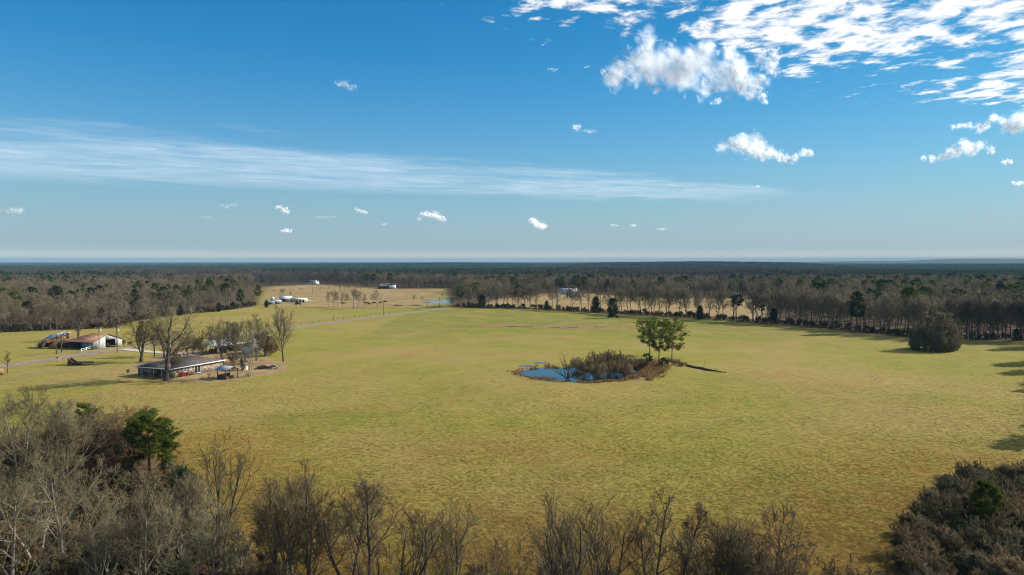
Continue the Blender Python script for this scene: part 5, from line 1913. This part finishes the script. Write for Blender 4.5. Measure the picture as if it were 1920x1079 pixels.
# --- flat trailer and mailbox
p = onground(127, 686)
o = thing('flatbed_trailer', 'dark old flatbed trailer with a raised headboard on the lawn', 'trailer', p, .10)
g = Geo(); g.box((3.1, .9, .75), (6.2, 2.2, .16)); part('bed', g, M['dark_wood'], o)
g = Geo(); g.box((1.7, -.15, .5), (3.4, .08, .5)); g.box((1.7, 1.95, .5), (3.4, .08, .5)); part('side_board', g, M['dark_wood'], o)
g = Geo(); g.poly_prism([(0, 0, .83), (1.7, 0, .83), (.25, 0, 2.0), (0, 0, 2.0)], (0, .1, 0)); g.poly_prism([(0, 1.7, .83), (1.7, 1.7, .83), (.25, 1.7, 2.0), (0, 1.7, 2.0)], (0, .1, 0)); g.box((.06, .9, 1.42), (.12, 1.7, 1.16)); part('headboard', g, M['brown_wood'], o)
g = Geo(); g.box((5.4, .9, .55), (2.6, .3, .14)); part('drawbar', g, M['black'], o)
for (x_, y_) in ((1.3, -.3), (2.3, -.3), (1.3, 2.1), (2.3, 2.1)):
    wh = Geo(); wh.smooth = False
    wh.tube([(x_, y_ - .12, .4), (x_, y_ + .12, .4)], [.4, .4], 14)
    wo = part('wheel', wh, M['rubber'], o)
    hb = Geo(); hb.tube([(x_, y_ - .14, .4), (x_, y_ + .14, .4)], [.18, .18], 10); part('rim', hb, M['rust'], wo)
p = onground(107.6, 679.5)
o = thing('mailbox', 'black mailbox on a wooden post at the road side', 'mailbox', p, .3)
g = Geo(); g.box((0, 0, .55), (.12, .12, 1.1)); part('post', g, M['pole'], o)
g = Geo(); g.smooth = True; g.tube([(0, -.35, 1.25), (0, .35, 1.25)], [.2, .2], 10); part('box', g, M['black'], o)
p = onground(110.2, 679)
o = thing('marker_post', 'white marker post right beside the mailbox', 'post', p)
g = Geo(); g.box((0, 0, .6), (.1, .1, 1.2)); part('stake', g, M['white_paint'], o)
g = Geo(); g.box((0, -.06, 1.05), (.3, .03, .3)); part('plate', g, M['white_paint'], o)


# --- utility poles
def pole(px, py, top, m_, lab, lean=0.0, arm=True, can=False, r=.15):
    p = onground(px, py)
    H = top_z(top, p.y) - p.z
    o = thing('utility_pole', lab, 'utility pole', p, .5)
    g = Geo(); g.smooth = True; g.tube([(0, 0, -.2), (lean * H * .5, 0, H * .5), (lean * H, 0, H)], [r, r * .85, r * .65], 8); part('shaft', g, M[m_], o)
    if arm:
        g = Geo(); g.box((lean * H * .95, .12, H * .95), (2.2, .1, .12)); part('crossarm', g, M[m_], o)
        for s_ in (-.95, 0, .95):
            g = Geo(); g.tube([(lean * H * .95 + s_, .12, H * .95 + .06), (lean * H * .95 + s_, .12, H * .95 + .22)], [.05, .04], 6); part('insulator', g, M['white_paint'], o)
    if can:
        g = Geo(); g.smooth = True; g.tube([(lean * H * .9 + .38, 0, H * .84), (lean * H * .9 + .38, 0, H * .93)], [.27, .27], 10); part('transformer', g, M['white_metal'], o)
    return o


pole(186.5, 660, 613, 'pole', 'pale utility pole before the barn gable, left of the pair', can=True, r=.17)
pole(220, 661, 613, 'pole_dark', 'dark utility pole before the barn opening, right of the pair', can=True, r=.17)
pole(1379, 608.5, 571, 'pole', 'pale leaning power pole at the far field edge', lean=-.045, r=.19)
pole(1815, 640, 599, 'pole', 'pale pole before the dark wood right of the thicket tree', lean=-.01, arm=False, r=.19)
pole(719.5, 593, 568, 'pole_dark', 'thin dark pole beside the farm road below the cows', arm=False)
pole(625.5, 602, 591, 'pole_dark', 'short dark pole at the near bend of the farm road', arm=False, r=.12)
for px, py, top, lab in ((586, 552, 539, 'first pasture pole above the mobile home'), (602, 546.5, 534, 'second pasture pole uphill from the mobile home'), (616, 542, 532, 'third pasture pole, below the far white house'), (824, 577, 556, 'dark pole at the road gate by the farm pond'), (801, 578, 561, 'shorter dark pole left of the road gate')):
    pole(px, py, top, 'pole_dark', lab, arm=False, r=.14)

# --- wire fence along the road
fl = smooth_line([(a - 6.0, b + 1.5) for a, b in ROAD[8:]], 4.5)
o = thing('wire_fence', 'thin wire fence on posts along the far side of the farm road', 'fence', (fl[0][0], fl[0][1], tz(*fl[0])))
pts = [(a - fl[0][0], b - fl[0][1], tz(a, b) - tz(*fl[0])) for a, b in fl]
pm = None
for q in pts:
    if pm is None:
        g = Geo(); g.tube([(0, 0, 0), (0, 0, 1.3)], [.07, .06], 5); pm = g.mesh('post', M['pole_dark'])
    ob('post', pm, o, q)
for zz in (.5, .85, 1.2):
    g = Geo(); g.tube([(a, b, c + zz) for a, b, c in pts], .012, 3); part('wire', g, M['black'], o)
# --- gate by the farm pond
ga, gb = onground(803, 575.5), onground(822, 575)
o = thing('farm_gate', 'grey tubular farm gate at the end of the road', 'gate', ga)
dv = gb - ga
for zz in (.3, .65, 1.0, 1.35):
    g = Geo(); g.tube([(0, 0, zz), (dv.x, dv.y, zz)], [.04, .04], 5); part('rail', g, M['galv'], o)
for t in (0, .5, 1):
    g = Geo(); g.tube([(dv.x * t, dv.y * t, 0 if t != .5 else .3), (dv.x * t, dv.y * t, 1.5 if t != .5 else 1.35)], [.09 if t != .5 else .04] * 2, 6); part('post' if t != .5 else 'brace', g, M['galv'], o)


# ------------------------------------------------------------------ far farm: mobile home, sheds, vehicles
def gable_house(px, py, L, W, eave, ridge, rz, wall, roof, lab, name='house', cat='house', wins=(), doors=(), ov=.4):
    p = onground(px, py)
    o = thing(name, lab, cat, p, rz)
    g = Geo(); g.poly_prism([(-L / 2, 0, 0), (-L / 2, W, 0), (-L / 2, W, eave), (-L / 2, W / 2, ridge), (-L / 2, 0, eave)], (L, 0, 0)); part('wall', g, M[wall], o)
    g = Geo()
    g.slab([(-L / 2 - ov, -ov, eave - .1), (L / 2 + ov, -ov, eave - .1), (L / 2 + ov, W / 2, ridge + .1), (-L / 2 - ov, W / 2, ridge + .1)], .1)
    g.slab([(-L / 2 - ov, W + ov, eave - .1), (L / 2 + ov, W + ov, eave - .1), (L / 2 + ov, W / 2, ridge + .1), (-L / 2 - ov, W / 2, ridge + .1)], .1)
    part('roof', g, M[roof], o)
    for x_, z_, w_, h_ in wins:
        window(o, x_, 0, z_, w_, h_, 'y-')
    for x_, w_, h_ in doors:
        g = Geo(); g.box((x_, -.04, h_ / 2), (w_, .08, h_)); part('door', g, M['black'], o)
    return o


gable_house(559, 567.6, 11.5, 4.2, 2.5, 3.0, .10, 'cream', 'white_metal', 'long cream mobile home with a pale flat roof', 'mobile_home', 'mobile home', wins=((-4, 1.5, 1.4, .9), (-1.8, 1.5, 1.2, .9)), doors=((1.5, 1.0, 2.0), (3.6, 1.0, 2.0)), ov=.15)
gable_house(536, 566.8, 8.0, 6.0, 2.4, 3.9, .35, 'blue_board', 'white_metal', 'shed with a bright white tin roof left of the mobile home', 'shed', 'shed', doors=((-1.5, 2.2, 2.0),))
gable_house(517, 570.5, 6.5, 5.0, 1.6, 2.5, .2, 'blue_board', 'galv', 'low shed with blue grey tin roof at the yard front', 'shed', 'shed', doors=((0, 1.6, 1.4),))
gable_house(504, 571.6, 6.2, 3.6, 1.9, 2.2, .02, 'blue_board', 'galv', 'low blue grey trailer at the left end of the yard', 'livestock_trailer', 'trailer', doors=((-1, .9, 1.5), (1.2, .9, 1.5)), ov=.05)
gable_house(510.5, 563.5, 2.0, 2.0, 1.6, 2.0, .1, 'white_metal', 'white_metal', 'tiny white pump house behind the low sheds', 'pump_house', 'shed')


def vehicle(px, py, rz, body, lab, kind='pickup', L=5.0):
    p = onground(px, py)
    o = thing('pickup_truck' if kind == 'pickup' else 'parked_car', lab, 'pickup' if kind == 'pickup' else 'car', p, rz)
    Wd = 1.8
    if kind == 'pickup':
        prof = [(-L / 2, .45), (L / 2, .45), (L / 2, .95), (L * .26, 1.08), (L * .13, 1.75), (-L * .12, 1.78), (-L * .15, 1.05), (-L / 2, 1.05)]
        glx = (-L * .1, L * .2)
    else:
        prof = [(-L / 2, .4), (L / 2, .4), (L / 2, .8), (L * .25, .95), (L * .1, 1.42), (-L * .25, 1.45), (-L * .42, 1.0), (-L / 2, .95)]
        glx = (-L * .3, L * .18)
    g = Geo(); g.poly_prism([(a, -Wd / 2, b) for a, b in prof], (0, Wd, 0)); part('body', g, M[body], o)
    g = Geo()
    z0 = 1.12 if kind == 'pickup' else 1.0
    z1 = 1.68 if kind == 'pickup' else 1.36
    for s_ in (-1, 1):
        g.poly_prism([(glx[0], s_ * (Wd / 2 + .012), z0), (glx[1], s_ * (Wd / 2 + .012), z0), (glx[1] - .38, s_ * (Wd / 2 + .012), z1), (glx[0] + .08, s_ * (Wd / 2 + .012), z1)], (0, -s_ * .02, 0))
    part('window', g, M['glass'], o)
    for x_ in (-L * .31, L * .32):
        for s_ in (-1, 1):
            g = Geo(); g.tube([(x_, s_ * (Wd / 2 - .18), .36), (x_, s_ * (Wd / 2 + .03), .36)], [.36, .36], 12)
            wo = part('wheel', g, M['rubber'], o)
            g = Geo(); g.tube([(x_, s_ * (Wd / 2 - .1), .36), (x_, s_ * (Wd / 2 + .045), .36)], [.19, .19], 8); part('rim', g, M['galv'], wo)
    for s_ in (-.6, .6):
        g = Geo(); g.box((L / 2 + .01, s_, .75), (.06, .3, .16)); part('headlight', g, M['white_paint'], o)


vehicle(557.5, 568.3, 1.9, 'black', 'dark pickup parked before the mobile home', 'pickup')
vehicle(572, 566.8, .4, 'black', 'dark car parked at the right end of the mobile home', 'car', 4.4)
vehicle(577, 565.6, .2, 'white_metal', 'white car parked farthest right in the yard', 'car', 4.4)
vehicle(559.5, 571.8, .1, 'black', 'low dark car parked nearest the field by the mobile home', 'car', 4.2)

# far white house, dark barn, white ranch
o = gable_house(584, 533.8, 15, 9, 2.8, 5.0, .0, 'white_paint', 'shingle', 'far white house with dark roof at the top of the pasture', wins=((-5, 1.5, 1.4, 1.3), (-1.5, 1.5, 1.4, 1.3)), doors=((2, 1.1, 2.1),))
g = Geo(); g.poly_prism([(3.2, -1.5, 0), (7.6, -1.5, 0), (7.6, -1.5, 2.6), (5.4, -1.5, 4.9), (3.2, -1.5, 2.6)], (0, 6.0, 0)); part('gable_wing', g, M['white_paint'], o)
p = onground(726, 541.8)
o = thing('pole_barn', 'far dark roofed pole barn with one bright white side', 'barn', p, -.05)
g = Geo(); g.poly_prism([(-9.5, 0, 0), (-9.5, 10, 0), (-9.5, 10, 2.6), (-9.5, 5, 5.8), (-9.5, 0, 2.6)], (11.5, 0, 0)); part('dark_wall', g, M['dark_wood'], o)
g = Geo(); g.slab([(-10, -.5, 2.5), (9, -.5, 3.3), (9, 5, 5.0), (-10, 5, 6.0)], .1); g.slab([(-10, 10.5, 2.5), (9, 10.5, 3.3), (9, 5, 5.0), (-10, 5, 6.0)], .1); part('roof', g, M['shingle'], o)
g = Geo(); g.box((5.4, 1.2, 2.0), (6.6, 3.2, 3.9)); part('white_wall', g, M['white_paint'], o)
p = onground(708.5, 541.5)
t_ = thing('white_trailer', 'small white trailer parked left of the dark pole barn', 'trailer', p)
g = Geo(); g.box((0, 0, 1.1), (1.9, 2.4, 1.5)); part('body', g, M['white_metal'], t_)
for s_ in (-1.25, 1.25):
    g = Geo(); g.tube([(0, s_ - .1, .32), (0, s_ + .1, .32)], [.32, .32], 10); part('wheel', g, M['rubber'], t_)
o = gable_house(1066, 552.5, 15, 8, 2.9, 5.2, -.05, 'white_paint', 'galv', 'white ranch house with grey roof behind the far bare row', wins=((-5, 1.5, 1.5, 1.3), (-1, 1.5, 1.5, 1.3), (4, 1.5, 1.5, 1.3)), doors=((1.5, 1.1, 2.1),))
for i, (px, h) in enumerate(((1064, 3.5), (1069, 4.2), (1074, 3.0), (1079, 3.8), (1086, 3.0))):
    q = onground(px, 558)
    CEDARS[i % 5].put(q, h, i, ['dark shrub', 'tallest dark shrub', 'low dark shrub', 'rounded dark shrub', 'end dark shrub'][i] + ' of the clipped row before the white ranch house', 'bush', None, 'evergreen_shrub')


# cattle
def cow(px, py, rz, lab, graze=False):
    p = onground(px, py)
    me = cow.mesh.get(graze)
    if me is None:
        V = [(-1.1, 0, 1.15), (-.6, 0, 1.2), (0, 0, 1.12), (.6, 0, 1.2), (.95, 0, 1.28), (1.3, 0, 1.5 if not graze else .95), (1.55, 0, 1.6 if not graze else .45), (1.85, 0, 1.48 if not graze else .15)]
        Rr = [.36, .46, .50, .44, .34, .22, .19, .11]
        E = [(i, i + 1) for i in range(7)]
        for (x, y, at_) in ((-.95, .26, 0), (-.95, -.26, 0), (.72, .24, 3), (.72, -.24, 3)):
            b = len(V)
            V += [(x, y, .72), (x - .05 if x < 0 else x, y, .36), (x, y, .02)]
            Rr += [.17 if x < 0 else .14, .085, .075]
            E += [(at_, b), (b, b + 1), (b + 1, b + 2)]
        b = len(V)
        V += [(-1.32, 0, 1.2), (-1.42, 0, .7)]; Rr += [.05, .035]; E += [(0, b), (b, b + 1)]
        for s_ in (-1, 1):
            b = len(V)
            V += [(1.5 if not graze else 1.5, s_ * .26, 1.72 if not graze else .6)]; Rr += [.05]; E += [(6, b)]
        me = bpy.data.meshes.new('cow')
        me.from_pydata(V, E, [])
        me.materials.append(M['cow'])
        cow.mesh[graze] = me
        me['r'] = Rr
    o = bpy.data.objects.new('cow', me)
    COL.objects.link(o)
    o.location = p
    o.rotation_euler = (0, 0, rz)
    sk = o.modifiers.new('skin', 'SKIN')
    if not me.skin_vertices:
        lay = me.skin_vertices.new() if hasattr(me.skin_vertices, 'new') else None
    if me.skin_vertices:
        for i, r_ in enumerate(me['r']):
            me.skin_vertices[0].data[i].radius = (r_, r_)
        me.skin_vertices[0].data[2].use_root = True
    sb = o.modifiers.new('smooth', 'SUBSURF')
    sb.levels = sb.render_levels = 1
    tag(o, lab, 'cow', 'cattle grazing beyond the farm road')


cow.mesh = {}
M['cow'] = mat('black_hide', (.022, .018, .016), (.045, .032, .025), 1.5)
for i, (px, py, rz, lab, gz) in enumerate([(643, 571, .3, 'black cow half hidden among the slim roadside trees', True), (686, 570.5, .2, 'black cow by the stem of the broad forked tree', True), (692, 571.5, 3.0, 'black cow second from the forked tree', False),
                                        (701, 570, .1, 'black cow midway between forked and lone tree', True), (713, 569.5, .5, 'black cow just right of the lone tree', False), (722, 568, .2, 'black cow farthest right of the small herd', True)]):
    cow(px, py, rz, lab, gz)
for i, (px, py, sx, lab) in enumerate(((746, 573.5, 2.4, 'dark heap of brush left in the pasture past the cows'), (780, 573.5, 2.9, 'dark brush heap nearest the road gate'), (514, 545.5, 2.2, 'rusty brush heap in the upper pasture'), (564, 542.5, 1.4, 'small dark heap high in the upper pasture'))):
    p = onground(px, py)
    rg = np.random.default_rng(60 + i)
    g = Geo(); g.smooth = True
    n = 220
    c = np.stack([rg.normal(size=n) * sx * .6, rg.normal(size=n) * .8, np.zeros(n)], 1)
    d = unit(rg.normal(size=(n, 3)) * np.array([1, .8, .4]) + np.array([0, 0, .3]))
    spikes(g, c, c + d * (.6 + .9 * rg.random((n, 1))), .09)
    tag(ob('brush_heap', g.mesh('brush_heap', M['bark_dark'] if i != 2 else M['rust_red']), None, p), lab, 'brush heap')

# radio mast and pale roofs far on the ridge
def far(px, py, y, z=None):
    x = uu(px, py) * y
    return Vector((x, y, tz(x, y) if z is None else z))
p = far(221.5, 490, 7000)
o = thing('radio_mast', 'hair thin radio mast on the far ridge above the left woods', 'mast', p)
g = Geo(); g.tube([(0, 0, 0), (0, 0, top_z(486.5, 7000) - p.z)], [1.5, .8], 5); part('lattice', g, M['pole'], o)
g = Geo(); g.tube([(0, 0, (top_z(486.5, 7000) - p.z) * .98), (0, 0, top_z(486.5, 7000) - p.z + 3)], [.5, .3], 5); part('antenna', g, M['pole'], o)


# ------------------------------------------------------------------ cumulus clouds, each a body of drops high above the air near the ground
def cloud_mat():
    m = bpy.data.materials.new('cloud_drops')
    m.use_nodes = True
    t = NT(m.node_tree)
    nn = t.n('ShaderNodeAttribute', attribute_name='out').outputs['Vector']
    q = t.n('ShaderNodeAttribute', attribute_name='corner').outputs['Vector']
    al = t.n('ShaderNodeAttribute', attribute_name='body').outputs['Fac']
    ob_ = t.n('ShaderNodeAttribute', attribute_name='grain').outputs['Vector']
    r2 = t.n('ShaderNodeVectorMath', {0: q}, operation='LENGTH').outputs['Value']
    fall = t.math('SUBTRACT', 1.0, t.step(r2, 0.05, 1.0))
    nz = t.noise(ob_, 1.0, 5, .62)
    fray = t.step(t.math('ADD', nz, t.math('MULTIPLY', fall, .55)), .45, .95)
    alpha = t.math('MULTIPLY', t.math('MULTIPLY', fall, fray), al, clamp=True)
    c = rgba((.95, .975, 1.0))
    d = t.n('ShaderNodeBsdfDiffuse', {'Color': c, 'Normal': nn})
    tr = t.n('ShaderNodeBsdfTranslucent', {'Color': c, 'Normal': nn})
    mx = t.n('ShaderNodeAddShader', {0: d.outputs[0], 1: tr.outputs[0]})
    tp = t.n('ShaderNodeBsdfTransparent')
    m2 = t.n('ShaderNodeMixShader', {0: alpha, 1: tp.outputs[0], 2: mx.outputs[0]})
    t.n('ShaderNodeOutputMaterial', {'Surface': m2.outputs[0]})
    return m


M['cloud'] = cloud_mat()


def cloud(px, py, lobes, label, alt=1150.0, seed=1, dens=1.0, wisp=.25, body=.145):
    """lobes: (dx, dy, r) in photo pixels about px,py; py is the cloud base row used for its distance"""
    rg = np.random.default_rng(seed)
    Y = alt / slope(py)
    k = Y / F
    L = np.array(lobes, float)
    nl = len(L)
    C = np.stack([L[:, 0] * k, rg.normal(size=nl) * L[:, 2] * k * .5, -L[:, 1] * k], 1)
    Rr = L[:, 2] * k
    W = Rr.max()
    cen = C.mean(0)
    pts, nrm, sz, al = [], [], [], []
    for i in range(nl):
        for n_, rlo, rhi, slo, shi, a_ in ((int(9 * dens), .0, .6, .75, 1.1, .9), (int(22 * dens), .45, .9, .5, .8, .8), (int(24 * dens), .75, 1.0 + wisp, .26, .5, .5)):
            d = unit(rg.normal(size=(n_, 3)))
            # billows: the surface of a lobe swells and dips
            ph = rg.random(3) * 6.28
            sw = 1 + .16 * (np.sin(d[:, 0] * 5 + ph[0]) * np.sin(d[:, 2] * 5 + ph[1]) + .6 * np.sin(d[:, 1] * 9 + d[:, 0] * 7 + ph[2]))
            r_ = rg.uniform(rlo, rhi, n_) * sw
            p = C[i] + d * (r_ * Rr[i])[:, None]
            pts.append(p)
            nrm.append(unit(d * .55 + unit(p - cen) * .25 + np.array([0, 0, .25])))
            sz.append(Rr[i] * rg.uniform(slo, shi, n_))
            al.append(np.full(n_, a_ * body))
    p, n, s_, al = np.concatenate(pts), np.concatenate(nrm), np.concatenate(sz), np.concatenate(al)
    for f_, a_ in ((1.3, .14), (3.1, .07), (7.0, .035)):
        ph = rg.random((3, 3)) * 6.28
        kk = rg.normal(size=(3, 3)) * f_ / W
        p = p + a_ * W * np.stack([np.sin(p @ kk[q] + ph[q, 0]) for q in range(3)], 1)
    f = unit(rg.normal(size=n.shape))
    a = unit(np.cross(f, rg.normal(size=n.shape)))
    b = np.cross(f, a)
    s_ = s_[:, None]
    v = np.stack([p - a * s_ - b * s_, p + a * s_ - b * s_, p + a * s_ + b * s_, p - a * s_ + b * s_], 1)
    N = len(p)
    g = Geo()
    g.add(v.reshape(-1, 3), np.arange(N)[:, None] * 4 + np.arange(4))
    me = g.mesh('cloud', M['cloud'])
    cor = np.tile(np.array([(-1, -1, 0), (1, -1, 0), (1, 1, 0), (-1, 1, 0)], float), (N, 1))
    gr = cor * 1.5 + np.repeat(rg.random((N, 3)) * 90, 4, 0)
    for nm, arr in (('out', np.repeat(n, 4, 0)), ('corner', cor), ('grain', gr)):
        at = me.attributes.new(nm, 'FLOAT_VECTOR', 'POINT')
        at.data.foreach_set('vector', arr.astype(np.float32).ravel())
    at = me.attributes.new('body', 'FLOAT', 'POINT')
    at.data.foreach_set('value', np.repeat(al, 4).astype(np.float32))
    o = ob('cloud', me, None, (uu(px, py) * Y, Y, CAM_H + alt))
    tag(o, label, 'cloud')


big = [(1150, 146, 20), (1172, 132, 26), (1192, 112, 28), (1205, 88, 23), (1222, 104, 28), (1240, 122, 32), (1258, 100, 22), (1272, 122, 32), (1294, 108, 24), (1300, 136, 32), (1322, 116, 28), (1328, 98, 18), (1346, 130, 28), (1362, 104, 18), (1370, 128, 26), (1392, 130, 24), (1388, 152, 20),
       (1410, 150, 18), (1420, 168, 13), (1430, 182, 9), (1436, 192, 6), (1440, 118, 13), (1450, 138, 8), (1448, 96, 9), (1420, 112, 12), (1218, 152, 15), (1232, 168, 8), (1262, 148, 18), (1130, 142, 8), (1345, 168, 7), (1352, 185, 8), (1340, 190, 4), (1362, 178, 5), (1308, 178, 4), (1330, 155, 22), (1360, 152, 22), (1395, 165, 16), (1250, 142, 26), (1282, 152, 22), (1200, 135, 26), (1408, 178, 12), (1425, 150, 16), (1442, 128, 14), (1160, 150, 16), (1446, 108, 12)]
cloud(1300, 150, [(a - 1300, b - 150, r) for a, b, r in big], 'largest billowing cumulus cloud, grey bellied, below the broken high sheet', seed=1, dens=1.15)
cl2 = [(1352, 274, 10), (1368, 270, 13), (1388, 268, 15), (1410, 268, 16), (1428, 274, 17), (1445, 283, 14), (1415, 288, 14), (1462, 291, 11), (1472, 295, 9), (1483, 297, 8), (1495, 294, 9), (1508, 290, 9), (1520, 291, 7), (1380, 276, 14), (1400, 280, 15), (1430, 297, 9), (1395, 283, 10)]
cloud(1420, 290, [(a - 1420, b - 290, r) for a, b, r in cl2], 'white cumulus with a curled tail, alone at mid height', seed=2, dens=1.5)
cl3 = [(1735, 298, 6), (1744, 298, 7), (1753, 297, 8), (1762, 295, 8), (1771, 293, 9), (1780, 289, 10), (1812, 280, 12), (1788, 284, 11), (1805, 275, 13), (1822, 270, 12), (1840, 274, 12), (1855, 281, 8), (1800, 288, 9), (1820, 286, 9)]
cloud(1800, 290, [(a - 1800, b - 290, r) for a, b, r in cl3], 'slanting white cumulus below the dark one at the frame edge', seed=3, dens=1.3)
cl4 = [(1785, 236, 5), (1796, 236, 6), (1807, 237, 6), (1818, 238, 7), (1829, 239, 8), (1839, 240, 9), (1850, 236, 9), (1862, 224, 10), (1880, 228, 11), (1895, 238, 14), (1912, 232, 18), (1925, 224, 20), (1905, 246, 10), (1940, 235, 18)]
cloud(1890, 240, [(a - 1890, b - 240, r) for a, b, r in cl4], 'grey cumulus running out of frame with a thin trail', seed=4, dens=1.4)
SMALL = [(1888, 304, 12, 6, 'small round white puff near the frame edge'), (1908, 343, 14, 5, 'small white puff lowest at the right frame edge'), (1082, 240, 9, 9, 'ragged small puff hanging alone, left part'), (1105, 246, 15, 6, 'ragged small puff hanging alone, right part'), (648, 160, 24, 8, 'faint torn wisp high above the cirrus band'),
         (529, 393, 14, 8, 'small white puff, upper of two stacked ones'), (537, 432, 13, 5, 'small white puff, lower of two stacked ones'), (677, 396, 14, 6, 'small white puff between the stacked pair and the arched one'), (808, 407, 32, 9, 'arched white puff low in the middle sky'),
         (1008, 420, 16, 10, 'white slanting puff low over the right wooded ridge'), (22, 396, 26, 9, 'thin cloud scrap at the left frame edge'), (428, 386, 20, 6, 'thin grey scrap under the cirrus band'), (384, 408, 12, 3, 'tiny flat scrap left of the stacked pair'), (610, 408, 24, 4, 'thin flat scrap right of the stacked pair'),
         (720, 421, 6, 3, 'tiny puff just left of the arched one'), (1152, 423, 8, 3, 'first of three tiny puffs low on the right'), (1187, 423, 7, 4, 'second of three tiny puffs low on the right'), (1240, 430, 10, 4, 'third of three tiny puffs low on the right'), (1037, 131, 12, 4, 'faint scrap left of the largest cumulus'), (1100, 126, 7, 3, 'tiny scrap touching the left of the largest cumulus'), (1420, 350, 14, 4, 'thin grey scrap under the curl tailed cumulus')]
for i, (px, py, hw, hh, lab) in enumerate(SMALL):
    rg = np.random.default_rng(500 + i)
    n = 5 + int(hw / 4)
    lob = []
    for j in range(n):
        t = (j + .5) / n * 2 - 1
        yy = rg.normal() * hh * .25
        if px == 808:
            yy = -hh * .5 + hh * 1.2 * max(0, t) ** 1.5 + (hh * .8 if t < -.7 else 0)
        if px in (1008, 529, 677, 648):
            yy += t * hh * .7
        lob.append((t * hw * .85, yy, max(2.0, hh * (.55 + .5 * rg.random()) * (1 - .45 * abs(t)))))
    thin = any(k in lab for k in ('thin', 'faint', 'tiny', 'ragged'))
    cloud(px, py, lob, lab, seed=40 + i, dens=.5 if thin else .9, wisp=.5 if thin else .2, body=.10 if thin else .17)

# ------------------------------------------------------------------ air between here and the ridges
g = Geo()
g.box((0, 0, 21), (43000, 43000, 142))
hz = ob('haze', g.mesh('haze', bpy.data.materials.new('haze_air')))
hm = hz.data.materials[0]
hm.use_nodes = True
t = NT(hm.node_tree)
pv = t.n('ShaderNodeVolumePrincipled', {'Color': rgba((.21, .42, .58)), 'Density': 8.5e-5, 'Anisotropy': -.1})
t.n('ShaderNodeOutputMaterial', {'Volume': pv.outputs[0]})
tag(hz, 'thin pale winter haze lying over the land', kind='stuff')
